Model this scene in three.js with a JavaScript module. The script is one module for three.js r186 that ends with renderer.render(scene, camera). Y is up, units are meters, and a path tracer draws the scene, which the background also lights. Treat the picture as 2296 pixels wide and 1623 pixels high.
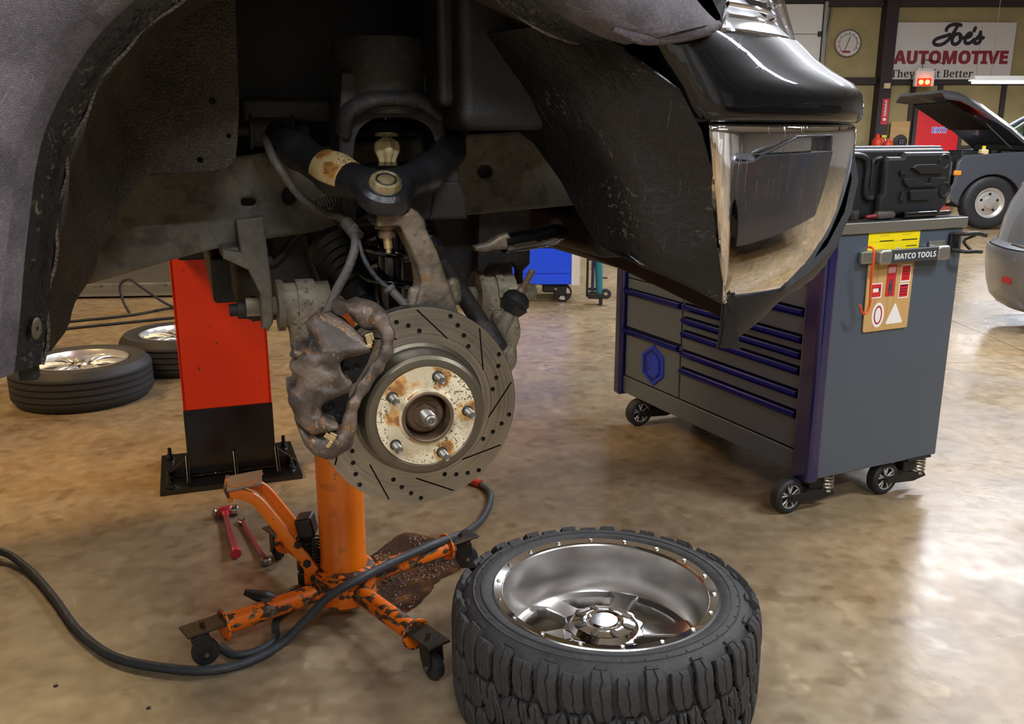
import * as THREE from 'three';
import { RoundedBoxGeometry } from 'three/addons/geometries/RoundedBoxGeometry.js';
import { mergeGeometries, toCreasedNormals } from 'three/addons/utils/BufferGeometryUtils.js';
import { RectAreaLightUniformsLib } from 'three/addons/lights/RectAreaLightUniformsLib.js';

// ------------------------------------------------------------------ camera, light, exposure
const scene = new THREE.Scene();
const renderer = new THREE.WebGLRenderer({ antialias: true });
renderer.toneMapping = THREE.LinearToneMapping;
renderer.toneMappingExposure = 1.08;
renderer.shadowMap.enabled = true;
const PITCH = Math.atan(511 / 2000);
const camera = new THREE.PerspectiveCamera(2 * Math.atan(811.5 / 2000) * 180 / Math.PI, 2296 / 1623, 0.05, 60);
camera.position.set(0, 1.5, 0);
camera.rotation.set(-PITCH, 0, 0);
scene.add(camera);
scene.background = new THREE.Color(0x0b0b0c);
RectAreaLightUniformsLib.init();
const CEIL = 5.4, TUBE_Y = 4.9;
// fluorescent fixtures hung under the roof: [x, z, turn, light colour, strength]
const COOL = 0xf2f6ff, WARM = 0xffd79a;
const FIXTURES = [
  [-2.7, 2.6, 0.35, COOL, 135], [1.6, 3.0, 0.35, COOL, 135],
  [4.2, -1.6, 0.1, COOL, 140], [4.6, -6.0, 0.1, COOL, 190], [2.4, -10.0, 0.1, COOL, 150], [6.6, -11.6, 0.1, COOL, 190],
  [-4.2, -1.6, 0.35, WARM, 170], [-5.2, -8.0, 0.1, WARM, 70], [9.6, -15.8, 0.0, COOL, 70],
];

// ------------------------------------------------------------------ helpers
const V = (x, y, z) => new THREE.Vector3(x, y, z);
const PI = Math.PI;
let seedState = 7;
const rnd = () => { seedState = (seedState * 1664525 + 1013904223) >>> 0; return seedState / 4294967296; };
const names = new Map();
function numbered(n) { const k = names.get(n) || 0; names.set(n, k + 1); return k ? n + '_' + String(k).padStart(3, '0') : n; }
function thing(name, label, category, p = [0, 0, 0], ry = 0, group) {
  const o = new THREE.Group(); o.name = numbered(name); o.position.set(...p); o.rotation.y = ry;
  o.userData = { label, category }; if (group) o.userData.group = group;
  scene.add(o); return o;
}
function struct(name) { const o = new THREE.Group(); o.name = name; o.userData = { kind: 'structure' }; scene.add(o); return o; }
function clean(g, keepUV) {
  if (!g.attributes.normal) g.computeVertexNormals();
  const n = g.index ? g.toNonIndexed() : g.clone();
  for (const k of Object.keys(n.attributes)) if (!['position', 'normal', 'uv'].includes(k)) n.deleteAttribute(k);
  n.morphAttributes = {};
  const P = n.attributes.position, N = n.attributes.normal;
  if (!keepUV || !n.attributes.uv) {           // uv in metres, by the way each face points
    const uv = new Float32Array(P.count * 2); const a = V(), b = V(), c = V();
    for (let i = 0; i < P.count; i += 3) {
      a.fromBufferAttribute(P, i); b.fromBufferAttribute(P, i + 1); c.fromBufferAttribute(P, i + 2);
      const f = b.clone().sub(a).cross(c.clone().sub(a)); const ax = Math.abs(f.x), ay = Math.abs(f.y), az = Math.abs(f.z);
      for (let k = 0; k < 3; k++) {
        const q = [a, b, c][k]; let u, v;
        if (ay >= ax && ay >= az) { u = q.x; v = -q.z; } else if (ax >= az) { u = q.z; v = q.y; } else { u = q.x; v = q.y; }
        uv[(i + k) * 2] = u; uv[(i + k) * 2 + 1] = v;
      }
    }
    n.setAttribute('uv', new THREE.BufferAttribute(uv, 2));
  }
  return n;
}
function shape(geos, keepUV) { geos = Array.isArray(geos) ? geos : [geos]; const l = geos.map(g => clean(g, keepUV)); return l.length > 1 ? mergeGeometries(l) : l[0]; }
function part(name, geos, material, parent, keepUV = false) {
  const m = new THREE.Mesh(shape(geos, keepUV), material); m.name = name; m.castShadow = m.receiveShadow = true; parent.add(m); return m;
}
function put(name, geometry, material, parent, p = [0, 0, 0], r = [0, 0, 0], s) {   // shared geometry, placed
  const m = new THREE.Mesh(geometry, material); m.name = name; m.position.set(...p); m.rotation.set(...r); if (s) m.scale.set(...s);
  m.castShadow = m.receiveShadow = true; parent.add(m); return m;
}
function single(name, label, category, geos, material, group, keepUV) {
  const m = part(numbered(name), geos, material, scene, keepUV); m.userData = { label, category }; if (group) m.userData.group = group; return m;
}
function tf(g, p = [0, 0, 0], r = [0, 0, 0], s = [1, 1, 1]) {
  return g.applyMatrix4(new THREE.Matrix4().compose(V(...p), new THREE.Quaternion().setFromEuler(new THREE.Euler(...r)), V(...s)));
}
const box = (w, h, d, p = [0, 0, 0], r = [0, 0, 0], b = 0.004) => tf(new RoundedBoxGeometry(w, h, d, 2, Math.min(b, w * .45, h * .45, d * .45)), p, r);
const bar = (x0, x1, y0, y1, z0, z1, b = 0.004) => box(x1 - x0, y1 - y0, z1 - z0, [(x0 + x1) / 2, (y0 + y1) / 2, (z0 + z1) / 2], [0, 0, 0], b);
const cyl = (r0, r1, h, p = [0, 0, 0], r = [0, 0, 0], seg = 24) => tf(new THREE.CylinderGeometry(r0, r1, h, seg), p, r);
function rod(a, b, r0, r1 = r0, seg = 16) {
  const A = V(...a), B = V(...b), d = B.clone().sub(A); const g = new THREE.CylinderGeometry(r1, r0, d.length(), seg);
  const q = new THREE.Quaternion().setFromUnitVectors(V(0, 1, 0), d.clone().normalize());
  return g.applyMatrix4(new THREE.Matrix4().compose(A.add(B).multiplyScalar(.5), q, V(1, 1, 1)));
}
function lathe(pts, seg = 48, p = [0, 0, 0], r = [0, 0, 0], crease = 0.6) {
  const g = toCreasedNormals(new THREE.LatheGeometry(pts.map(q => new THREE.Vector2(Math.max(q[0], 0.00001), q[1])), seg), crease);
  return tf(g, p, r);
}
function latheAlong(pts, a, b, seg = 32, crease = .6) {   // profile [radius, distance] along the line a to b
  const A = V(...a), d = V(...b).sub(A).normalize();
  return lathe(pts, seg, [0, 0, 0], [0, 0, 0], crease).applyMatrix4(new THREE.Matrix4().compose(A, new THREE.Quaternion().setFromUnitVectors(V(0, 1, 0), d), V(1, 1, 1)));
}
function poly(pts, holes = []) {
  const s = new THREE.Shape(pts.map(q => new THREE.Vector2(q[0], q[1])));
  for (const h of holes) s.holes.push(new THREE.Path(h.map(q => new THREE.Vector2(q[0], q[1]))));
  return s;
}
function plate(pts, z0, z1, bevel = 0.003, holes = []) {   // outline in x, y, thickness along z
  const d = Math.max(z1 - z0 - 2 * bevel, 0.0005);
  const g = new THREE.ExtrudeGeometry(poly(pts, holes), { depth: d, bevelEnabled: bevel > 0, bevelSize: bevel, bevelThickness: bevel, bevelOffset: -bevel, bevelSegments: 2, curveSegments: 10 });
  return toCreasedNormals(g.translate(0, 0, z0 + bevel), 0.3);
}
const xplate = (pts, x0, x1, bevel) => plate(pts.map(([z, y]) => [-z, y]), x0, x1, bevel).rotateY(Math.PI / 2);   // outline in z, y, thickness along x
const ring2 = (cx, cy, r, n = 16, ry = r) => Array.from({ length: n }, (_, i) => [cx + r * Math.cos(i / n * 2 * PI), cy + ry * Math.sin(i / n * 2 * PI)]);
function slot2(cx, cy, w, h) { const r = h / 2, o = []; for (let i = 0; i <= 8; i++) { const a = -PI / 2 + i / 8 * PI; o.push([cx + w / 2 - r + r * Math.cos(a), cy + r * Math.sin(a)]); } for (let i = 0; i <= 8; i++) { const a = PI / 2 + i / 8 * PI; o.push([cx - w / 2 + r + r * Math.cos(a), cy + r * Math.sin(a)]); } return o; }
function smooth(pts, n) { return new THREE.CatmullRomCurve3(pts.map(q => V(...q)), false, 'centripetal').getPoints(n).map(v => [v.x, v.y, v.z]); }
function limb(pts, radii, { n = 28, seg = 14, flat = 1, up = [0, 1, 0], sq = 1 } = {}) {   // swept, tapering; flat < 1 squashes it along up; sq < 1 squarer
  const cv = new THREE.CatmullRomCurve3(pts.map(q => V(...q)), false, 'centripetal'); const pos = [], idx = [];
  const U = V(...up); let rAt = t => { const f = t * (radii.length - 1), i = Math.min(Math.floor(f), radii.length - 2); return radii.length === 1 ? radii[0] : radii[i] + (radii[i + 1] - radii[i]) * (f - i); };
  let prev = null;
  for (let i = 0; i <= n; i++) {
    const t = i / n, c = cv.getPoint(t), T = cv.getTangent(t); let B = prev ? prev.clone() : U.clone();
    B.sub(T.clone().multiplyScalar(B.dot(T))); if (B.lengthSq() < 1e-6) B.set(1, 0, 0).sub(T.clone().multiplyScalar(T.x)); B.normalize(); prev = B;
    const S = T.clone().cross(B), r = rAt(t);
    for (let k = 0; k < seg; k++) { const a = k / seg * 2 * PI; const ca = Math.cos(a), sa = Math.sin(a); const cc = Math.sign(ca) * Math.pow(Math.abs(ca), sq), ss = Math.sign(sa) * Math.pow(Math.abs(sa), sq); const q = c.clone().addScaledVector(S, r * cc).addScaledVector(B, r * flat * ss); pos.push(q.x, q.y, q.z); }
  }
  const a0 = cv.getPoint(0), a1 = cv.getPoint(1); pos.push(a0.x, a0.y, a0.z, a1.x, a1.y, a1.z);
  for (let i = 0; i < n; i++) for (let k = 0; k < seg; k++) { const a = i * seg + k, b = i * seg + (k + 1) % seg, c = a + seg, d = b + seg; idx.push(a, c, b, b, c, d); }
  const e0 = (n + 1) * seg, e1 = e0 + 1; for (let k = 0; k < seg; k++) { idx.push(e0, k, (k + 1) % seg, e1, n * seg + (k + 1) % seg, n * seg + k); }
  const g = new THREE.BufferGeometry(); g.setAttribute('position', new THREE.Float32BufferAttribute(pos, 3)); g.setIndex(idx); return toCreasedNormals(g, 0.9);
}
function tube(pts, r, n = 60, seg = 10) { return limb(pts, [r], { n, seg }); }
function helix(r, y0, y1, turns, wire, p = [0, 0, 0], n = 120) { const o = []; for (let i = 0; i <= n; i++) { const a = i / n * turns * 2 * PI; o.push([p[0] + r * Math.cos(a), p[1] + y0 + (y1 - y0) * i / n, p[2] + r * Math.sin(a)]); } return limb(o, [wire], { n: n * 1, seg: 8 }); }
function sheet(rows, thick = 0.003, crease = 1.0) {   // rows of points -> thick panel
  const nu = rows.length, nv = rows[0].length, pos = []; for (const r of rows) for (const q of r) pos.push(...q);
  const idx = []; for (let i = 0; i < nu - 1; i++) for (let j = 0; j < nv - 1; j++) { const a = i * nv + j, b = a + 1, c = a + nv, d = c + 1; idx.push(a, c, b, b, c, d); }
  const g = new THREE.BufferGeometry(); g.setAttribute('position', new THREE.Float32BufferAttribute(pos, 3)); g.setIndex(idx); g.computeVertexNormals();
  const N = g.attributes.normal, m = nu * nv, p2 = pos.slice(); for (let i = 0; i < m; i++) p2.push(pos[3 * i] - N.getX(i) * thick, pos[3 * i + 1] - N.getY(i) * thick, pos[3 * i + 2] - N.getZ(i) * thick);
  const id2 = idx.slice(); for (let k = 0; k < idx.length; k += 3) id2.push(idx[k] + m, idx[k + 2] + m, idx[k + 1] + m);
  const rim = []; for (let j = 0; j < nv; j++) rim.push(j); for (let i = 1; i < nu; i++) rim.push(i * nv + nv - 1); for (let j = nv - 2; j >= 0; j--) rim.push((nu - 1) * nv + j); for (let i = nu - 2; i > 0; i--) rim.push(i * nv);
  for (let k = 0; k < rim.length; k++) { const a = rim[k], b = rim[(k + 1) % rim.length]; id2.push(a, b, a + m, b, b + m, a + m); }
  const h = new THREE.BufferGeometry(); h.setAttribute('position', new THREE.Float32BufferAttribute(p2, 3)); h.setIndex(id2); return toCreasedNormals(h, crease);
}
const sdPoly = (P, x, y) => { let d = 1e9, s = 1; for (let i = 0, j = P.length - 1; i < P.length; j = i++) { const ex = P[j][0] - P[i][0], ey = P[j][1] - P[i][1], wx = x - P[i][0], wy = y - P[i][1]; const h = Math.max(0, Math.min(1, (wx * ex + wy * ey) / (ex * ex + ey * ey))), bx = wx - ex * h, by = wy - ey * h; d = Math.min(d, bx * bx + by * by); const c0 = y >= P[i][1], c1 = y < P[j][1], c2 = ex * wy > ey * wx; if ((c0 && c1 && c2) || (!c0 && !c1 && !c2)) s = -s; } return s * Math.sqrt(d); };
// ------------------------------------------------------------------ procedural textures
const HT = new Float32Array(65536); { let s = 12345; for (let i = 0; i < 65536; i++) { s = (s * 1103515245 + 12345) >>> 0; HT[i] = ((s >>> 8) & 0xffff) / 65535; } }
function vn(x, y, per, sd) {
  const xi = Math.floor(x), yi = Math.floor(y), fx = x - xi, fy = y - yi, u = fx * fx * (3 - 2 * fx), v = fy * fy * (3 - 2 * fy);
  let a = xi % per, b = yi % per; if (a < 0) a += per; if (b < 0) b += per; let a1 = a + 1, b1 = b + 1; if (a1 === per) a1 = 0; if (b1 === per) b1 = 0; const S = sd * 1013;
  const p = HT[(a * 374 + b * 6689 + S + ((a * b) % 97) * 31) & 65535], q = HT[(a1 * 374 + b * 6689 + S + ((a1 * b) % 97) * 31) & 65535], r = HT[(a * 374 + b1 * 6689 + S + ((a * b1) % 97) * 31) & 65535], s = HT[(a1 * 374 + b1 * 6689 + S + ((a1 * b1) % 97) * 31) & 65535];
  return (p + (q - p) * u) * (1 - v) + (r + (s - r) * u) * v;
}
function fbm(x, y, per, oct, sd, gain = .5) { let a = 1, t = 0, n = 0; for (let i = 0; i < oct; i++) { t += a * vn(x, y, per, sd + i); n += a; a *= gain; x *= 2; y *= 2; per *= 2; } return t / n; }
const lerp = (a, b, t) => a + (b - a) * t, mix3 = (a, b, t) => [lerp(a[0], b[0], t), lerp(a[1], b[1], t), lerp(a[2], b[2], t)];
const ss = (a, b, x) => { const t = Math.min(1, Math.max(0, (x - a) / (b - a))); return t * t * (3 - 2 * t); };
function tex(size, tile, fn, srgb = true) {   // fn(u, v) in 0..1 -> [r, g, b] 0..255; the tile is that many metres wide
  const d = new Uint8Array(size * size * 4);
  for (let j = 0; j < size; j++) for (let i = 0; i < size; i++) { const c = fn(i / size, j / size), k = (j * size + i) * 4; d[k] = Math.max(0, Math.min(255, c[0])); d[k + 1] = Math.max(0, Math.min(255, c[1])); d[k + 2] = Math.max(0, Math.min(255, c[2])); d[k + 3] = 255; }
  const t = new THREE.DataTexture(d, size, size); t.wrapS = t.wrapT = THREE.RepeatWrapping; t.magFilter = THREE.LinearFilter; t.minFilter = THREE.LinearMipmapLinearFilter; t.generateMipmaps = true;
  if (srgb) t.colorSpace = THREE.SRGBColorSpace; t.repeat.set(1 / tile, 1 / tile); t.needsUpdate = true; return t;
}
const grey = (size, tile, fn) => tex(size, tile, (u, v) => { const g = fn(u, v) * 255; return [g, g, g]; }, false);
function canvasTex(w, h, draw) {
  const c = document.createElement('canvas'); c.width = w; c.height = h; draw(c.getContext('2d'), w, h);
  const t = new THREE.CanvasTexture(c); t.colorSpace = THREE.SRGBColorSpace; t.magFilter = THREE.LinearFilter; return t;
}
const std = (o) => new THREE.MeshStandardMaterial(o), phys = (o) => new THREE.MeshPhysicalMaterial(o);
// streak fields drawn as marks: thin lines in a greyscale canvas-free raster
function scratches(size, count, len, dirFn, w = 1) {
  const f = new Float32Array(size * size);
  for (let k = 0; k < count; k++) { let x = rnd() * size, y = rnd() * size; const L = len * (0.3 + rnd()), a = dirFn(), b = 0.3 + 0.7 * rnd(); for (let s = 0; s < L; s++) { for (let q = 0; q < w; q++) { const xi = ((Math.floor(x) + q) % size + size) % size, yi = (Math.floor(y) % size + size) % size; f[yi * size + xi] = Math.max(f[yi * size + xi], b); } x += Math.cos(a) + (rnd() - .5) * .5; y += Math.sin(a) + (rnd() - .5) * .5; } }
  return (u, v) => f[(Math.floor(v * size) % size) * size + Math.floor(u * size) % size];
}
const concreteScr = scratches(1024, 260, 40, () => rnd() * 6.28, 1);
const T = {};
T.floor = tex(1536, 4.6, (u, v) => {
  const a = fbm(u * 4, v * 4, 4, 5, 1), b = fbm(u * 14, v * 10, 14, 4, 9), c = fbm(u * 110, v * 110, 110, 2, 21), d = fbm(u * 5 + .3, v * 6, 6, 3, 33);
  let k = mix3([122, 105, 82], [156, 138, 108], ss(.25, .75, a * .5 + b * .5)); k = mix3(k, [148, 120, 80], ss(.45, .75, d) * .5); k = mix3(k, [98, 84, 67], ss(.56, .8, b) * .35);
  const g = (c - .5) * 30; const pale = ss(.68, .8, fbm(u * 46, v * 40, 46, 3, 50)) * ss(.42, .6, a) * 32; const s = concreteScr(u, v) * 20 - 14 * ss(.7, .8, fbm(u * 60, v * 60, 60, 2, 51)); return [k[0] + g + pale + s, k[1] + g + pale * .95 + s, k[2] + g + pale * .85 + s];
});
T.floorRough = grey(720, 3.1, (u, v) => .26 + .1 * ss(.3, .75, fbm(u * 6, v * 6, 6, 5, 61)) + .1 * (fbm(u * 60, v * 60, 60, 2, 71) - .5));
T.floorBump = grey(720, 1.3, (u, v) => fbm(u * 9, v * 9, 9, 5, 81, .6));
T.noise = grey(512, .12, (u, v) => fbm(u * 10, v * 10, 10, 4, 3, .6));
T.fineNoise = grey(512, .05, (u, v) => fbm(u * 24, v * 24, 24, 3, 13, .6));
const crackle = (u, v, n, sd) => { const x = u * n, y = v * n; let m = 9, m2 = 9; const xi = Math.floor(x), yi = Math.floor(y); for (let a = -1; a < 2; a++) for (let b = -1; b < 2; b++) { const p = ((xi + a) % n + n) % n, q = ((yi + b) % n + n) % n; const hx = HT[(p * 57 + q * 3313 + sd) & 65535], hy = HT[(p * 911 + q * 17 + sd + 7) & 65535]; const d = Math.hypot(xi + a + hx - x, yi + b + hy - y); if (d < m) { m2 = m; m = d; } else if (d < m2) m2 = d; } return [m, m2 - m]; };
T.grain = grey(512, .06, (u, v) => { const c = crackle(u, v, 26, 5); return .25 + .75 * ss(0, .35, c[1]) * (.6 + .4 * vn(u * 60, v * 60, 60, 4)); });
const flScr = scratches(1024, 90, 90, () => 1.15 + (rnd() - .5) * .5, 2), flSpk = scratches(1024, 500, 4, () => rnd() * 6, 2);
T.flare = tex(720, .42, (u, v) => { const a = fbm(u * 5, v * 5, 5, 5, 17), c = fbm(u * 90, v * 90, 90, 2, 19); let k = mix3([78, 72, 76], [110, 103, 108], ss(.3, .7, a)); const m = Math.max(flScr(u, v) * ss(.45, .65, a), flSpk(u, v) * .9 * ss(.5, .6, fbm(u * 9, v * 9, 9, 3, 5))); k = mix3(k, [176, 162, 128], m * .75); const g = (c - .5) * 18; return [k[0] + g, k[1] + g, k[2] + g]; });
const wet = scratches(1024, 420, 60, () => 1.57 + (rnd() - .5) * .35, 2);
T.mudBlack = tex(720, .5, (u, v) => { const a = fbm(u * 6, v * 6, 6, 4, 27); let k = mix3([10, 10, 12], [21, 20, 21], a); const m = wet(u, v) * ss(.5, .66, fbm(u * 4, v * 4, 4, 3, 28)); k = mix3(k, [122, 112, 98], m * .55); return mix3(k, [110, 100, 85], ss(.74, .8, vn(u * 120, v * 120, 120, 6)) * ss(.52, .6, a) * .5); });
T.felt = tex(512, .3, (u, v) => { const a = fbm(u * 4, v * 4, 4, 4, 37), c = fbm(u * 70, v * 70, 70, 2, 39); const k = mix3([56, 50, 44], [88, 79, 68], a); const g = (c - .5) * 26; return [k[0] + g, k[1] + g, k[2] + g]; });
T.feltBump = grey(512, .12, (u, v) => { const c = crackle(u, v, 18, 15); return .2 + .8 * ss(.0, .5, c[1] + .3 * (vn(u * 40, v * 40, 40, 8) - .5)); });
T.rail = tex(720, .6, (u, v) => { const a = fbm(u * 4, v * 4, 4, 5, 47), b = fbm(u * 16, v * 16, 16, 4, 57); let k = mix3([82, 78, 68], [112, 106, 92], ss(.3, .7, a)); k = mix3(k, [58, 52, 44], ss(.6, .75, b) * .6); k = mix3(k, [120, 100, 74], ss(.66, .8, fbm(u * 9, v * 9, 9, 3, 58)) * .5); const g = (fbm(u * 80, v * 80, 80, 2, 59) - .5) * 16; return [k[0] + g, k[1] + g, k[2] + g]; });
T.darkSteel = tex(512, .3, (u, v) => { const a = fbm(u * 5, v * 5, 5, 5, 67), b = fbm(u * 20, v * 20, 20, 3, 68); let k = mix3([28, 26, 25], [44, 40, 36], a); k = mix3(k, [66, 54, 42], ss(.6, .8, b) * .6); return k; });
T.forged = tex(512, .16, (u, v) => { const a = fbm(u * 4, v * 4, 4, 5, 87), b = fbm(u * 16, v * 16, 16, 3, 88); let k = mix3([84, 76, 65], [128, 116, 98], ss(.3, .7, a)); k = mix3(k, [134, 96, 58], ss(.58, .78, b) * .6); k = mix3(k, [84, 76, 66], ss(.6, .8, fbm(u * 12, v * 12, 12, 4, 89)) * .6); return k; });
T.dusty = tex(512, .2, (u, v) => { const a = fbm(u * 5, v * 5, 5, 5, 97), b = fbm(u * 26, v * 26, 26, 3, 98); let k = mix3([112, 105, 88], [160, 150, 126], ss(.3, .7, a)); k = mix3(k, [74, 68, 58], ss(.62, .8, b) * .6); return k; });
T.dustyBump = grey(512, .1, (u, v) => { const q = Math.max(ss(.9, 1, Math.abs(Math.cos((u + v) * PI * 9))), ss(.9, 1, Math.abs(Math.cos((u - v) * PI * 9)))); return .3 + .5 * q + .2 * fbm(u * 30, v * 30, 30, 2, 99); });
T.caliper = tex(720, .22, (u, v) => { const a = fbm(u * 5, v * 5, 5, 5, 107), b = fbm(u * 22, v * 22, 22, 4, 108), c = fbm(u * 9, v * 9, 9, 3, 109); let k = mix3([72, 63, 56], [120, 106, 93], ss(.3, .72, a)); k = mix3(k, [126, 86, 52], ss(.6, .76, b) * ss(.5, .66, c) * .8); k = mix3(k, [180, 142, 92], ss(.68, .78, fbm(u * 60, v * 60, 60, 2, 110)) * ss(.5, .65, c) * .7); return k; });
T.rustFace = tex(720, .2, (u, v) => { const a = fbm(u * 5, v * 5, 5, 5, 117), b = fbm(u * 7, v * 7, 7, 4, 118), c = fbm(u * 70, v * 70, 70, 2, 119); let k = mix3([196, 180, 148], [226, 214, 182], ss(.3, .65, a)); k = mix3(k, [198, 140, 66], ss(.52, .66, b) * .8); k = mix3(k, [132, 88, 46], ss(.64, .74, b) * .8); k = mix3(k, [88, 76, 58], ss(.62, .72, c) * ss(.44, .58, a) * .8); return k; });
T.chipPaint = tex(720, .3, (u, v) => { const a = fbm(u * 7, v * 12, 12, 5, 127), b = fbm(u * 30, v * 30, 30, 3, 128); let k = mix3([238, 108, 8], [248, 126, 12], fbm(u * 4, v * 4, 4, 3, 129)); const chip = ss(.52, .56, a * .75 + b * .25); k = mix3(k, [72, 52, 38], chip); k = mix3(k, [120, 104, 88], chip * ss(.6, .7, b)); return k; });
T.paint = tex(720, .5, (u, v) => { const b = fbm(u * 34, v * 34, 34, 3, 138); let k = mix3([246, 118, 4], [252, 132, 8], fbm(u * 4, v * 4, 4, 4, 139)); return mix3(k, [96, 58, 28], ss(.82, .85, b) + .18 * ss(.62, .75, fbm(u * 6, v * 12, 12, 4, 140))); });
T.redPost = tex(720, .7, (u, v) => { const b = fbm(u * 26, v * 26, 26, 3, 148); let k = mix3([246, 56, 4], [252, 66, 6], fbm(u * 3, v * 3, 3, 4, 149)); return mix3(k, [110, 66, 36], ss(.84, .87, b)); });
T.rubber = tex(512, .25, (u, v) => { const a = fbm(u * 5, v * 5, 5, 4, 157), c = fbm(u * 60, v * 60, 60, 2, 158); const k = mix3([38, 37, 37], [58, 56, 54], a), g = (c - .5) * 16; return [k[0] + g, k[1] + g, k[2] + g]; });
T.oil = tex(512, .35, (u, v) => { const a = fbm(u * 6, v * 6, 6, 5, 167); return mix3([50, 26, 10], [112, 70, 34], ss(.35, .7, a)); });
T.oilBump = grey(512, .12, (u, v) => { const c = crackle(u, v, 22, 25); return ss(.42, .1, c[0]) * (vn(u * 22, v * 22, 22, 9) > .45 ? 1 : .2); });
const drip = scratches(1024, 210, 170, () => 1.57 + (rnd() - .5) * .12, 2), hair = scratches(1024, 240, 60, () => rnd() * 6.28, 1);
T.chromeDirt = tex(720, .4, (u, v) => { const m = drip(u, v) * ss(.42, .62, fbm(u * 4, v * 4, 4, 3, 177)); const h = hair(u, v) * .4; return mix3([232, 232, 234], [176, 172, 164], Math.max(m * .8, h * .7)); });
T.chromeRough = grey(720, .4, (u, v) => { const m = drip(u, v) * ss(.42, .62, fbm(u * 4, v * 4, 4, 3, 177)); return .025 + .5 * m + .22 * hair(u, v) + .03 * ss(.5, .7, fbm(u * 9, v * 9, 9, 3, 178)); });
T.paintScr = grey(720, .5, (u, v) => .06 + .4 * hair(u, v) + .1 * ss(.55, .75, fbm(u * 8, v * 8, 8, 4, 188)));
T.wood = tex(512, .6, (u, v) => { const r = fbm(u * 3, v * 22, 22, 4, 197); return mix3([176, 138, 86], [206, 168, 112], r); });
T.tan = tex(512, 2.0, (u, v) => { const r = fbm(u * 8, v * 8, 8, 4, 207); return mix3([158, 142, 98], [182, 166, 118], r); });
const radial = (u, v) => Math.hypot(u > .5 ? u - 1 : u, v > .5 ? v - 1 : v);
T.rings = grey(720, .4, (u, v) => { const r = radial(u, v), a = Math.atan2(v > .5 ? v - 1 : v, u > .5 ? u - 1 : u); return .5 * vn(r * 900, a * .4 + 9, 4096, 31) + .5 * vn(r * 300, a * .25 + 5, 4096, 32); });
T.ringTone = tex(720, .4, (u, v) => { const r = radial(u, v), a = Math.atan2(v > .5 ? v - 1 : v, u > .5 ? u - 1 : u), n = fbm(u * 7, v * 7, 7, 4, 34), k = .5 * vn(r * 240, a * .3 + 7, 4096, 33) + .5 * n; return mix3([126, 124, 118], [182, 180, 174], k); });
T.disc = grey(512, .35, (u, v) => .28 + .16 * fbm(u * 40, v * 40, 40, 3, 217));

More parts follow.
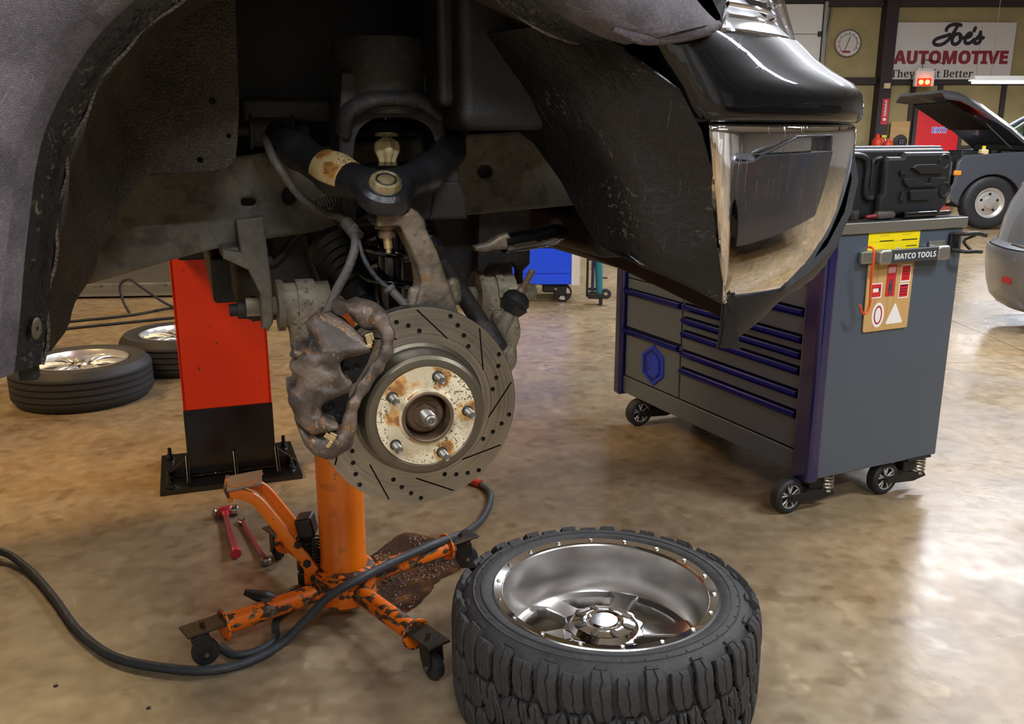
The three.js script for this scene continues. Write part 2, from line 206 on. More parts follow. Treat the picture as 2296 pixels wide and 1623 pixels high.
const M = {
  concrete: std({ map: T.floor, roughnessMap: T.floorRough, roughness: 1, bumpMap: T.floorBump, bumpScale: .0016 }),
  wall: std({ map: T.tan, roughness: .85 }), whiteWall: std({ color: 0xa29d94, roughness: .8 }), ceiling: std({ color: 0xc2bfb9, roughness: .9 }),
  maroon: std({ color: 0x2e2024, roughness: .6 }), girt: std({ color: 0x3a3330, roughness: .7 }), wood: std({ map: T.wood, roughness: .7 }),
  flare: std({ map: T.flare, roughness: .62, bumpMap: T.grain, bumpScale: .0012 }),
  body: phys({ color: 0x0a0b0d, roughness: .35, specularIntensity: .2, clearcoat: 1, clearcoatRoughness: .5, clearcoatRoughnessMap: T.paintScr }),
  lip: phys({ map: T.mudBlack, roughness: .38, bumpMap: T.noise, bumpScale: .003 }),
  liner: std({ map: T.felt, roughness: .93, bumpMap: T.feltBump, bumpScale: .0025 }),
  mud: std({ map: T.mudBlack, roughness: .36, bumpMap: T.noise, bumpScale: .0016 }),
  plasticBlack: std({ color: 0x151516, roughness: .5, bumpMap: T.fineNoise, bumpScale: .0004 }), black: std({ color: 0x0c0c0d, roughness: .6 }), glossBlack: phys({ color: 0x08080a, roughness: .22, clearcoat: .6, clearcoatRoughness: .15 }),
  rail: std({ map: T.rail, roughness: .78, bumpMap: T.noise, bumpScale: .0012 }), darkSteel: std({ map: T.darkSteel, roughness: .66, metalness: .1, bumpMap: T.noise, bumpScale: .0012 }),
  forged: std({ map: T.forged, roughness: .55, metalness: .35, bumpMap: T.noise, bumpScale: .0014 }), dusty: std({ map: T.dusty, roughness: .75, metalness: .15, bumpMap: T.noise, bumpScale: .0014 }), dustyGrid: std({ map: T.dusty, roughness: .72, metalness: .15, bumpMap: T.dustyBump, bumpScale: .002 }),
  caliper: std({ map: T.caliper, roughness: .58, metalness: .3, bumpMap: T.noise, bumpScale: .002 }), rustFace: std({ map: T.rustFace, roughness: .6, metalness: .1, bumpMap: T.fineNoise, bumpScale: .0006 }),
  rotor: std({ map: T.ringTone, metalness: 1, roughness: .3, bumpMap: T.rings, bumpScale: .0003 }), hat: std({ color: 0x6f6859, metalness: .8, roughness: .42 }), rotorDark: std({ color: 0x2c2a27, metalness: .5, roughness: .6 }),
  steel: std({ color: 0xb8b4aa, metalness: 1, roughness: .3 }), steelDull: std({ color: 0x8d8a82, metalness: .9, roughness: .45 }), brassy: std({ color: 0xcdb98a, metalness: .8, roughness: .35 }), rustSteel: std({ color: 0x6c5844, metalness: .5, roughness: .55 }),
  chromeBumper: std({ map: T.chromeDirt, metalness: 1, roughnessMap: T.chromeRough, roughness: 1 }), chrome: std({ color: 0xe6e7ea, metalness: 1, roughness: .06 }), polished: std({ color: 0xd8d5d1, metalness: 1, roughness: .27 }),
  hose: std({ color: 0x34383b, roughness: .55 }), hoseBrown: std({ color: 0x55504a, roughness: .6 }), cream: std({ color: 0xd8c48c, roughness: .6 }), tanLabel: std({ map: T.rustFace, color: 0xd8cba8, roughness: .7 }), capTan: std({ map: T.dusty, color: 0xe6dcc0, roughness: .5, metalness: .3 }),
  redPost: std({ map: T.redPost, roughness: .5 }), orange: phys({ map: T.paint, roughness: .38, clearcoat: .3, clearcoatRoughness: .3 }), orangeChip: std({ map: T.chipPaint, roughness: .5, metalness: .15 }), greaseBlack: std({ color: 0x1f1b19, roughness: .45 }),
  rubber: std({ map: T.rubber, roughness: .68, bumpMap: T.fineNoise, bumpScale: .0004 }), tread: std({ map: T.rubber, roughness: .72, bumpMap: T.noise, bumpScale: .0012 }), rubberDark: std({ color: 0x232325, roughness: .62 }), alloy: std({ color: 0xdcdad6, metalness: .75, roughness: .28 }),
  oil: phys({ map: T.oil, roughness: .12, bumpMap: T.oilBump, bumpScale: .006, clearcoat: 1, clearcoatRoughness: .03 }),
  red: std({ color: 0xa8242a, roughness: .38 }), redGrip: std({ color: 0x7d2028, roughness: .5 }), grip: std({ color: 0xc7392f, roughness: .45 }),
  cabinet: phys({ color: 0x48535f, roughness: .36, clearcoat: .5, clearcoatRoughness: .2 }), navy: phys({ color: 0x0c0e48, roughness: .25, clearcoat: 1, clearcoatRoughness: .08 }), navyHandle: std({ color: 0x20258c, metalness: .85, roughness: .2 }), blueLogo: std({ color: 0x1330b4, roughness: .4 }), drawerGap: std({ color: 0x121316, roughness: .7 }),
  steelTop: std({ color: 0xa7a69e, metalness: .85, roughness: .38 }), mat: std({ color: 0x1c1c1e, roughness: .8 }), casePlastic: std({ color: 0x1f2022, roughness: .42, bumpMap: T.fineNoise, bumpScale: .0003 }),
  orangeHook: std({ color: 0xe0561a, roughness: .45 }), kraft: std({ color: 0xc39a5c, roughness: .8 }),
  blueCart: phys({ color: 0x0c4ae6, roughness: .35, clearcoat: .5 }), white: std({ color: 0xe9e7e0, roughness: .5 }), teal: std({ color: 0x1d6a78, roughness: .4 }),
  greyCar: phys({ color: 0x4a4e57, roughness: .35, metalness: .3, clearcoat: 1, clearcoatRoughness: .08 }), greyCarB: phys({ color: 0x6a6e74, roughness: .4, metalness: .3, clearcoat: .8 }), glass: phys({ color: 0xbfe0d0, transmission: 1, thickness: 0, roughness: .02 }), amber: std({ color: 0xe08a2a, roughness: .3 }),
  jug: std({ color: 0xe2421c, roughness: .45 }), yellow: std({ color: 0xf0d21a, roughness: .5 }),
  armBlack: std({ color: 0x1c1c1e, roughness: .4, bumpMap: T.noise, bumpScale: .0008 }), wornSteel: std({ map: T.forged, color: 0x9a948a, roughness: .45, metalness: .5 }), lugDark: std({ color: 0x3b301e, roughness: .5 }), lampWhite: std({ color: 0xf4f6fa, metalness: .8, roughness: .22 }), clipMud: std({ color: 0x5a5140, roughness: .5, metalness: .3 }),
  lens: phys({ color: 0xffffff, transmission: 1, thickness: 0, roughness: .03, clearcoat: 1 }), doorRed: std({ color: 0xdc0f18, roughness: .5 }),
};
// ------------------------------------------------------------------ the setting
const RX0 = -9, RX1 = 13, RZ0 = -19.5, RZ1 = 7;
{
  const fl = struct('floor'); part('sub_base', bar(RX0, RX1, -.3, -.06, RZ0, RZ1, .01), M.drawerGap, fl);
  const xs = [RX0, -5.3, 3.652, 8.1, RX1], zs = [RZ0, -14.9, -10.4, -5.853, -1.2, 3, RZ1], gap = .003;
  for (let i = 0; i < xs.length - 1; i++) for (let j = 0; j < zs.length - 1; j++)
    part('slab', tf(new THREE.BoxGeometry(xs[i + 1] - xs[i] - gap * 2, .06, zs[j + 1] - zs[j] - gap * 2), [(xs[i] + xs[i + 1]) / 2, -.03, (zs[j] + zs[j + 1]) / 2]), M.concrete, fl);
  const c = struct('ceiling'); part('roof_deck', bar(RX0, RX1, CEIL, CEIL + .2, RZ0 - .3, RZ1 + .3, .01), M.ceiling, c);
  for (const z of [-16, -11, -6, -1, 4]) part('roof_beam', bar(RX0, RX1, CEIL - .25, CEIL, z - .08, z + .08, .01), M.girt, c);
  const wb = struct('wall_back'); part('wall_core', bar(RX0, RX1, 0, CEIL, RZ0 - .3, RZ0 - .04, .01), M.wall, wb);
  const cols = [-8.8, -4.4, 1.9, 6.45, 7.7, 10.9, 12.9];
  for (let i = 0; i < cols.length - 1; i++) for (const [y0, y1] of [[0, 1.2], [1.26, 2.5], [2.64, 4.02], [4.12, CEIL]]) part('insulated_panel', bar(cols[i], cols[i + 1], y0, y1, RZ0 - .05, RZ0 + .01, .012), M.wall, wb);
  for (const [y0, y1] of [[1.2, 1.26], [2.5, 2.64], [4.02, 4.3]]) part('girt', bar(RX0, RX1, y0, y1, RZ0 - .02, RZ0 + .09, .006), M.girt, wb);
  part('column', bar(7.57, 7.82, 0, CEIL, RZ0 - .02, RZ0 + .3, .01), M.maroon, wb);
  part('column', bar(10.8, 11.0, 0, CEIL, RZ0 - .02, RZ0 + .2, .01), M.maroon, wb);
  for (const x of [8.38, 8.95, 10.28]) part('stud_rail', bar(x - .05, x + .05, 0, 2.5, RZ0, RZ0 + .06, .004), M.girt, wb);
  const wl = struct('wall_left'); part('wall_core', bar(RX0 - .3, RX0, 0, CEIL, RZ0, RZ1, .01), M.whiteWall, wl);
  const wr = struct('wall_right'); part('wall_core', bar(RX1, RX1 + .3, 0, CEIL, RZ0, RZ1, .01), M.whiteWall, wr);
  const wf = struct('wall_front'); part('wall_core', bar(RX0, RX1, 0, CEIL, RZ1, RZ1 + .3, .01), M.whiteWall, wf);
  for (const x of [-6, -1, 4, 9]) for (let k = 0; k < 6; k++) part('shutter_panel', bar(x - 1.6, x + 1.6, k * .6 + .005, k * .6 + .595, RZ1 - .05, RZ1, .01), M.white, wf);
  const d = struct('door_1'); part('door_leaf', bar(8.5, 9.4, 0.01, 2.15, RZ0 + .07, RZ0 + .12, .006), M.doorRed, d); part('door_frame', [bar(8.42, 8.5, 0, 2.23, RZ0 + .05, RZ0 + .13), bar(9.4, 9.48, 0, 2.23, RZ0 + .05, RZ0 + .13), bar(8.42, 9.48, 2.15, 2.23, RZ0 + .05, RZ0 + .13)], M.girt, d);
  part('door_knob', lathe([[0, .05], [.03, .045], [.03, .02], [.012, .015], [.012, 0], [0, 0]], 16, [8.58, 1.0, RZ0 + .12], [PI / 2, 0, 0]), M.steel, d);
  const et = canvasTex(256, 128, (c, w, h) => { c.fillStyle = '#dc0f18'; c.fillRect(0, 0, w, h); c.font = 'bold 96px sans-serif'; c.textAlign = 'center'; c.textBaseline = 'middle'; c.lineWidth = 10; c.strokeStyle = '#e9edff'; c.strokeText('EXIT', w / 2, h / 2 + 4); c.fillStyle = '#2f58d8'; c.fillText('EXIT', w / 2, h / 2 + 4); });
  part('door_lettering', tf(new THREE.PlaneGeometry(.42, .2), [8.99, 1.585, RZ0 + .123]), std({ map: et, roughness: .5 }), d, true);
}
// ------------------------------------------------------------------ lamps
for (const [i, [x, z, ry, col, k]] of FIXTURES.entries()) {
  const low = i === 8, y = low ? 2.42 : TUBE_Y, px = low ? 9.25 : x, pz = low ? -16.3 : z, L = 2.45;
  const where = ['hung behind the wheel arch over the hose', 'hung over the studded tyre near the shutters', 'hung above the grey tool cabinet', 'hung over the open floor beside the tool cabinet', 'hung over the blue tool cart', 'hung in front of the truck with raised hood', 'hung over the orange lift jack hose', 'hung over the two tyres lying behind the lift post', 'glowing in front of the wall sign'][i];
  const t = thing('ceiling_light', 'long white fluorescent shop light ' + where, 'lamp', [px, y, pz], ry, 'fluorescent shop lights');
  part('housing', plate([[-.09, 0], [-.13, -.02], [-.13, -.01], [-.07, .06], [.07, .06], [.13, -.01], [.13, -.02], [.09, 0]], -L / 2, L / 2, 0), M.white, t).rotation.y = PI / 2;
  for (const s of [-.05, .05]) part('tube', rod([-L / 2 + .03, -.045, s], [L / 2 - .03, -.045, s], .021, .021, 12), std({ color: 0xffffff, emissive: col, emissiveIntensity: low ? 9 : 7 }), t);
  if (!low) for (const s of [-1, 1]) part('hanger_wire', rod([s * .9, .05, 0], [s * .9, CEIL - y, 0], .004, .004, 6), M.steelDull, t); else for (const s of [-1, 1]) part('hanger_wire', rod([s * .9, .05, 0], [s * .9, CEIL - y, 0], .004, .004, 6), M.steelDull, t);
  const l = new THREE.RectAreaLight(col, k, L, .24); l.name = 'tube_light'; l.position.set(0, -.075, 0); l.rotation.x = -PI / 2; l.castShadow = true; t.add(l);
}
// ------------------------------------------------------------------ back wall things
{
  const W = RZ0 + .1;
  const st = canvasTex(1024, 456, (c, w, h) => {
    c.fillStyle = '#d9d2cc'; c.fillRect(0, 0, w, h); c.fillStyle = '#8a8580'; c.fillRect(735, 0, 3, h);
    c.fillStyle = '#8e2a34'; c.font = 'bold 132px sans-serif'; c.textBaseline = 'alphabetic'; c.save(); c.translate(22, 328); c.scale(970 / c.measureText('AUTOMOTIVE').width, 1.05); c.fillText('AUTOMOTIVE', 0, 0); c.strokeStyle = '#8e2a34'; c.lineWidth = 9; c.strokeText('AUTOMOTIVE', 0, 0); c.restore();
    c.fillStyle = '#2a2528'; c.font = 'bold 84px serif'; c.save(); c.translate(6, 440); c.scale(.98, 1); c.fillText('They Do it Better', 0, 0); c.restore();
    c.strokeStyle = '#26242a'; c.lineCap = 'round'; c.lineJoin = 'round'; c.lineWidth = 29;
    c.beginPath(); c.moveTo(556, 22); c.bezierCurveTo(500, 6, 440, 20, 438, 62); c.stroke();
    c.beginPath(); c.moveTo(530, 24); c.bezierCurveTo(500, 90, 470, 150, 420, 172); c.bezierCurveTo(380, 190, 330, 176, 346, 146); c.bezierCurveTo(366, 118, 420, 118, 470, 96); c.stroke();
    c.beginPath(); c.ellipse(532, 132, 34, 44, .5, 0, 7); c.stroke();
    c.beginPath(); c.moveTo(560, 118); c.bezierCurveTo(600, 130, 664, 118, 650, 88); c.bezierCurveTo(632, 72, 596, 118, 606, 152); c.bezierCurveTo(618, 182, 660, 164, 680, 136); c.stroke();
    c.beginPath(); c.moveTo(680, 44); c.lineTo(672, 66); c.stroke();
    c.beginPath(); c.moveTo(690, 140); c.bezierCurveTo(720, 110, 735, 86, 728, 78); c.bezierCurveTo(722, 100, 752, 132, 726, 160); c.bezierCurveTo(710, 172, 690, 168, 686, 158); c.stroke(); c.beginPath(); c.moveTo(730, 130); c.lineTo(756, 122); c.stroke();
  });
  const sg = thing('wall_sign', 'white painted business sign with red capital lettering above the red door', 'sign', [0, 0, 0]);
  part('board', [bar(7.83, 9.63, 2.6, 3.71, W - .02, W + .02, .003), bar(9.635, 10.32, 2.6, 3.71, W - .02, W + .02, .003)], M.white, sg);
  part('lettering', tf(new THREE.PlaneGeometry(2.49, 1.11), [9.075, 3.155, W + .0215]), std({ map: st, roughness: .6 }), sg, true);
  const tt = canvasTex(256, 256, (c) => { c.fillStyle = '#d8d2c8'; c.beginPath(); c.arc(128, 128, 126, 0, 7); c.fill(); for (let i = 0; i < 30; i++) { const a = .75 * PI + i / 29 * 1.5 * PI; c.fillStyle = i > 18 ? '#46423e' : i < 9 ? '#b03a34' : '#6a645c'; c.save(); c.translate(128 + 96 * Math.cos(a), 128 + 96 * Math.sin(a)); c.rotate(a); c.fillRect(-10, -4, i % 3 ? 12 : 26, 8); c.restore(); } c.strokeStyle = '#57483e'; c.lineWidth = 9; c.beginPath(); c.moveTo(96, 200); c.lineTo(146, 60); c.stroke(); c.fillStyle = '#8e2430'; c.fillRect(70, 200, 86, 22); });
  const th = thing('dial_thermometer', 'round white dial thermometer on the tan wall panel', 'thermometer', [6.93, 3.31, RZ0 + .02]);
  part('casing', lathe([[0, 0], [.262, 0], [.27, .01], [.27, .045], [.258, .05], [.252, .04], [0, .04]], 48, [0, 0, 0], [PI / 2, 0, 0]), M.steelDull, th);
  part('dial', tf(new THREE.CircleGeometry(.252, 48), [0, 0, .0415]), std({ map: tt, roughness: .5 }), th, true);
  const ex = thing('exit_light', 'small white emergency light box with two glowing red lamps below the sign', 'exit light', [8.41, 2.6, RZ0 + .42]);
  part('case', [bar(-.2, .2, -.16, .16, -.05, .05, .02), bar(-.16, .16, .1, .2, -.04, .03, .02)], M.white, ex);
  part('red_lens', bar(-.15, .13, -.15, .0, .045, .06, .006), std({ color: 0xd03018, emissive: 0xff3010, emissiveIntensity: .5 }), ex);
  for (const s of [-.075, .055]) part('lamp_bulb', lathe([[0, .03], [.04, .02], [.05, 0], [0, 0]], 16, [s, -.075, .06], [PI / 2, 0, 0]), std({ color: 0xffd090, emissive: 0xffc070, emissiveIntensity: 1.6 }), ex);
  part('arm', bar(-.02, .02, -.1, .1, -.42, -.05, .004), M.girt, ex);
  const el = new THREE.PointLight(0xff7040, .12, 0); el.position.set(0, -.08, .14); el.castShadow = true; ex.add(el);
  part('wire', tube([[-.05, .18, 0], [-.05, .3, 0], [.1, .38, -.2], [.5, .3, -.3], [.62, .2, -.32]], .008, 30, 6), M.black, ex);
  const ft = canvasTex(64, 256, (c) => { c.fillStyle = '#c0202a'; c.fillRect(0, 0, 64, 256); c.fillStyle = '#f0e4e0'; for (let i = 0; i < 9; i++) c.fillRect(20 + (i % 2) * 3, 16 + i * 18, 22, 10); c.beginPath(); c.arc(32, 206, 15, 0, 7); c.fill(); });
  const fs = thing('safety_sign', 'narrow red and white upright sign fixed to the dark column', 'sign', [7.73, 1.95, RZ0 + .31]);
  part('panel', bar(-.075, .075, -.26, .26, -.008, .004, .002), M.red, fs); part('print', tf(new THREE.PlaneGeometry(.145, .51), [0, 0, .0055]), std({ map: ft, roughness: .5 }), fs, true);
  const sb = thing('wall_box', 'small cream switch box on the dark column above the red safety sign', 'box', [7.71, 2.46, RZ0 + .3]);
  part('case', bar(-.065, .065, -.055, .055, 0, .05, .008), M.cream, sb); part('toggle', bar(-.012, .012, -.02, .02, .048, .062, .003), M.white, sb);
  single('conduit', 'thin blue-grey conduit running up beside the dark column', 'pipe', [rod([7.86, 1.35, RZ0 + .12], [7.86, 5.35, RZ0 + .12], .025)], std({ color: 0x6c80b4, roughness: .4 }));
  single('cable_drop', 'pale cable hanging beside the dial thermometer', 'cable', [tube([[6.53, 4.0, RZ0 + .06], [6.5, 3.7, RZ0 + .07], [6.46, 3.3, RZ0 + .06], [6.46, 2.7, RZ0 + .1], [6.46, 2.66, RZ0 + .1]], .02, 24, 8)], M.steelDull);
  const sd = thing('sectional_door', 'white sectional overhead door behind the black truck bumper', 'garage door', [4.35, 0, RZ0 + .12]);
  for (let k = 0; k < 7; k++) part('panel', bar(-1.9, 1.98, k * .58 + .004, k * .58 + .576, 0, .05, .012), M.white, sd);
  part('track', bar(1.99, 2.06, 0, 4.1, -.02, .1, .004), M.steelDull, sd); for (let k = 1; k < 7; k++) part('hinge', bar(1.9, 2.0, k * .58 - .05, k * .58 + .05, .05, .08, .004), M.girt, sd);
  // bench below the jugs
  const bn = thing('workbench', 'dark steel workbench against the tan wall under the orange jugs', 'workbench', [7.95, 0, RZ0 + .45]);
  part('top', bar(-.6, .45, 1.13, 1.2, -.3, .25, .006), M.darkSteel, bn); for (const x of [-.55, .4]) for (const z of [-.25, .2]) part('leg', bar(x - .03, x + .03, 0, 1.13, z - .03, z + .03), M.darkSteel, bn);
  part('shelf', bar(-.58, .43, .35, .38, -.28, .22), M.darkSteel, bn);
  const jg = (x, z, s, lab) => { const t = thing('jug', lab, 'jug', [x, 1.2, z]); part('bottle', lathe([[0, 0], [.085, 0], [.1, .02], [.1, .15], [.08, .2], [.045, .24], [.04, .27], [0, .27]], 24, [0, 0, 0], [0, 0, 0], .8).scale(s, s, s), M.jug, t); part('cap', lathe([[0, .3 * s], [.038 * s, .3 * s], [.042 * s, .25 * s], [0, .25 * s]], 16), M.doorRed, t); part('handle', tube([[.09 * s, .06 * s, 0], [.14 * s, .1 * s, 0], [.14 * s, .2 * s, 0], [.06 * s, .22 * s, 0]], .014, 16, 8), M.jug, t); };
  jg(7.55, RZ0 + .5, 1.0, 'tall orange plastic jug at the left end of the workbench'); jg(7.72, RZ0 + .62, .72, 'short orange plastic jug in front of the yellow spray bottle');
  const sp = thing('spray_bottle', 'white bottle with a yellow trigger top beside the orange jugs', 'bottle', [7.76, 1.2, RZ0 + .36]); part('bottle', lathe([[0, 0], [.05, 0], [.055, .02], [.055, .16], [.02, .2], [.02, .22], [0, .22]], 20), M.white, sp); part('trigger', [bar(-.07, .03, .23, .28, -.015, .015, .006), bar(-.06, -.045, .17, .24, -.01, .01, .003)], M.yellow, sp);
  single('plywood_board', 'upright bare plywood board leaning on the tan wall', 'board', [bar(7.93, 8.33, 1.2, 1.76, RZ0 + .17, RZ0 + .19, .003)], M.wood);
  const hb = thing('round_cover', 'round black wheel cover standing against the plywood board', 'wheel cover', [8.14, 1.345, RZ0 + .24]);
  part('disc', lathe([[0, .03], [.05, .035], [.06, .02], [.11, .025], [.14, .01], [.145, 0], [0, 0]], 32, [0, 0, 0], [PI / 2, 0, 0]), M.rubberDark, hb); for (const [a, b] of [[-.025, .025], [.025, .025], [-.025, -.025], [.025, -.025]]) part('lug_cap', cyl(.012, .012, .02, [a, b, .04], [PI / 2, 0, 0], 10), M.steel, hb);
}
// ------------------------------------------------------------------ tyres and wheels
const TYRE = (R, h, rim) => [[rim, h * .93], [rim + .01, h * .965], [lerp(rim, R, .4), h], [lerp(rim, R, .75), h * .985], [R - .022, h * .93], [R - .006, h * .86], [R, h * .79]];
function grooved(R, h, rim, n = 4) {
  const up = TYRE(R, h, rim), o = up.slice(); const y0 = h * .74, y1 = h * .26; for (let k = 0; k < n; k++) { const y = lerp(y0, y1, k / (n - 1)); o.push([R, y + .007], [R - .009, y + .005], [R - .009, y - .005], [R, y - .007]); }
  for (const q of up.slice().reverse()) o.push([q[0], h - q[1]]); o.push([rim - .01, h * .1], [rim - .012, h * .9], [rim, h * .93]); return o;
}
function roadWheel(name, label, p, ry) {   // lying flat
  const t = thing(name, label, 'wheel', p, ry); const R = .385, h = .235, rim = .262;
  part('tyre', lathe(grooved(R, h, rim), 72, [0, 0, 0], [0, 0, 0], .5), M.rubberDark, t);
  const rm = part('rim', lathe([[rim - .006, h * .93], [rim - .001, h * .965], [rim - .012, h * .97], [rim - .02, h * .9], [rim - .03, h * .72], [rim - .032, h * .4], [rim - .028, h * .1], [rim - .006, h * .08], [rim - .006, h * .93]], 64), M.alloy, t);
  const sg = shape([limb([[.05, h * .8, -.012], [.14, h * .86, -.022], [.235, h * .8, -.032]], [.02, .017, .022], { n: 10, seg: 10, flat: .7 }), limb([[.05, h * .8, .012], [.14, h * .86, .022], [.235, h * .8, .032]], [.02, .017, .022], { n: 10, seg: 10, flat: .7 })]);
  for (let k = 0; k < 6; k++) put('spoke', sg, M.alloy, rm, [0, 0, 0], [0, k * PI / 3, 0]);
  part('hub', lathe([[0, h * .88], [.035, h * .88], [.04, h * .84], [.075, h * .82], [.085, h * .7], [.085, h * .3], [0, h * .3]], 32), M.alloy, rm); part('centre_cap', lathe([[0, h * .91], [.026, h * .9], [.032, h * .86], [0, h * .86]], 24), M.steelDull, rm);
  const ng = shape(cyl(.011, .011, .02, [.055, h * .83, 0], [0, 0, 0], 8)); for (let k = 0; k < 6; k++) put('lug_hole', ng, M.black, rm, [0, 0, 0], [0, k * PI / 3 + .5, 0]);
  return t;
}
roadWheel('road_wheel', 'road tyre with silver alloy rim lying flat below the fender corner', [-2.52, 0, -5.05], .3);
roadWheel('road_wheel', 'road tyre with silver alloy rim lying half hidden behind the red lift post', [-2.2, 0, -5.79], 1.0);
// the large studded-tread tyre in front
{
  const h = .32; const t = thing('off_road_wheel', 'large off-road tyre with deep polished rim lying flat on the floor', 'wheel', [.25, 0, -2.177], .12);
  const PR = [[.350, .321], [.374, .313], [.392, .294], [.398, .266], [.400, .16], [.398, .054], [.392, .026], [.374, .007], [.350, -.0]];
  const ty = part('tyre', lathe([[.298, .296], [.300, .31], [.308, .318], [.330, .3225], [.3305, .3245], [.334, .3245], [.3345, .3225], [.350, .319], [.352, .3205], [.355, .3205], [.3555, .318], [.374, .309], [.389, .292], [.394, .266], [.396, .16], [.394, .054], [.389, .028], [.374, .009], [.35, .001], [.33, 0], [.308, .004], [.29, .02], [.286, .16], [.298, .296]], 128, [0, 0, 0], [0, 0, 0], .7), M.rubber, t);
  const N = 20, pitch = 2 * PI / N;
  const prof = (k) => { const i = Math.min(Math.floor(k), PR.length - 2), f = k - i; return [lerp(PR[i][0], PR[i + 1][0], f), lerp(PR[i][1], PR[i + 1][1], f)]; };
  const kOfY = y => { for (let i = 2; i < PR.length - 1; i++) if (y <= PR[i][1] && y >= PR[i + 1][1]) return i + (PR[i][1] - y) / (PR[i][1] - PR[i + 1][1]); return 4; };
  const nrm = k => { const a = prof(Math.max(0, k - .3)), b = prof(Math.min(7.99, k + .3)); const dx = b[0] - a[0], dy = b[1] - a[1], l = Math.hypot(dx, dy); return [-dy / l, dx / l]; };
  function block(rows, H, flip) {   // rows: [k, left, right] across the tread profile, angles in pitches
    if (H < .01) return core(rows, H, flip);
    const mid = rows.map(([k, a, b], i) => (a + b) / 2 + (i % 2 ? .02 : -.02)), g = .009;
    return mergeGeometries([core(rows, H - .0045, flip), core(rows.map(([k, a, b], i) => [k, a, Math.max(a + .02, mid[i] - g)]), H, flip), core(rows.map(([k, a, b], i) => [k, Math.min(b - .02, mid[i] + g), b]), H, flip)]);
  }
  function core(rows, H, flip) {
    if (flip) rows = rows.map(([k, a, b]) => [8 - k, -b, -a]).reverse();
    const pt = (k, a, d) => { const p = prof(k), n = nrm(k), r = p[0] + n[0] * d, y = p[1] + n[1] * d; return [r * Math.cos(a * pitch), y, -r * Math.sin(a * pitch)]; };
    const pos = [], idx = [], n = rows.length, c = .012;
    for (const d of [0, 1, 2]) rows.forEach(([k, a, b], i) => { const e = d === 2 ? c : 0, kk = d === 2 ? (i === 0 ? k + .05 : i === n - 1 ? k - .05 : k) : k, dd = d === 0 ? -.004 : d === 1 ? H - .0025 : H; pos.push(...pt(kk, a + e, dd), ...pt(kk, b - e, dd)); });
    const L = (d, i) => d * n * 2 + i * 2, Q = (a, b, c2, d2) => idx.push(a, b, c2, b, d2, c2);
    for (let i = 0; i < n - 1; i++) { Q(L(2, i), L(2, i) + 1, L(2, i + 1), L(2, i + 1) + 1); for (const d of [0, 1]) { Q(L(d, i), L(d + 1, i), L(d, i + 1), L(d + 1, i + 1)); Q(L(d + 1, i) + 1, L(d, i) + 1, L(d + 1, i + 1) + 1, L(d, i + 1) + 1); } }
    for (const d of [0, 1]) { Q(L(d, 0), L(d, 0) + 1, L(d + 1, 0), L(d + 1, 0) + 1); Q(L(d + 1, n - 1), L(d + 1, n - 1) + 1, L(d, n - 1), L(d, n - 1) + 1); }
    const g = new THREE.BufferGeometry(); g.setAttribute('position', new THREE.Float32BufferAttribute(pos, 3)); g.setIndex(idx); return shape(toCreasedNormals(g, .5));
  }
  const y = kOfY, H = .015;
  const kinds = [
    [[1.25, .06, .40], [2, .05, .42], [2.6, .05, .42], [y(.245), .07, .43], [y(.222), .12, .46], [y(.2), .19, .42]],
    [[1.75, .54, .88], [2, .53, .90], [2.6, .53, .91], [y(.25), .54, .93], [y(.232), .58, .95], [y(.215), .66, .9]],
    [[y(.214), -.02, .06], [y(.196), -.1, .13], [y(.172), -.06, .17], [y(.152), .04, .15]],
    [[y(.206), .5, .6], [y(.19), .3, .63], [y(.168), .27, .68], [y(.148), .38, .62]],
    [[y(.204), .7, .84], [y(.182), .7, .85], [y(.16), .75, .9], [y(.14), .82, .9]],
  ];
  for (const flip of [false, true]) for (const [q, rows] of kinds.entries()) { const g = block(rows, H * (q < 2 ? 1 : .95), flip); for (let i = 0; i < N; i++) put('tread_block', g, M.tread, ty, [0, 0, 0], [0, i * pitch, 0]); }
  const bit = block([[.75, .1, .36], [1.0, .1, .36], [1.18, .1, .36]], .004, false); for (let i = 0; i < N; i++) put('side_lug', bit, M.tread, ty, [0, 0, 0], [0, i * pitch, 0]);
  const rib = shape(box(.012, .003, .0025, [.345, .3195, 0], [0, 0, .1], .001)); for (let i = 0; i < 40; i++) put('sidewall_rib', rib, M.rubberDark, ty, [0, 0, 0], [0, i * pitch / 2 + .05, 0]);
  // rim
  const rm = part('rim', lathe([[.302, .290], [.303, .312], [.299, .317], [.291, .317], [.289, .313], [.276, .311], [.273, .307], [.272, .29], [.27, .22], [.264, .178], [.256, .165], [.246, .16], [.236, .158], [.232, .15], [.232, .1], [.246, .04], [.29, .02], [.296, .02], [.302, .29]], 128, [0, 0, 0], [0, 0, 0], .5), M.polished, t);
  const lip = part('lip_ring', lathe([[.2995, .3165], [.2985, .3185], [.278, .315], [.2765, .312], [.2995, .3145]], 128, [0, 0, 0], [0, 0, 0], .3), M.chrome, rm);
  const bg = shape(lathe([[0, .0055], [.0045, .005], [.006, .003], [.006, 0], [0, 0]], 12, [.289, .316, 0], [0, 0, 0])); for (let k = 0; k < 18; k++) put('rim_bolt', bg, M.steel, rm, [0, 0, 0], [0, k * PI / 9 + .1, 0]);
  const sp = shape([plate([[.06, -.034], [.06, .034], [.15, .03], [.205, .034], [.246, .062], [.25, .02], [.249, -.03], [.205, -.028], [.15, -.03]], -.018, .018, .006).rotateX(-PI / 2).rotateZ(-.1).translate(0, .178, 0)]);
  for (let k = 0; k < 6; k++) put('spoke', sp, M.polished, rm, [0, 0, 0], [0, k * PI / 3 + .0, 0]);
  part('hub_face', lathe([[0, .185], [.085, .185], [.09, .175], [.09, .1], [0, .1]], 48), M.polished, rm);
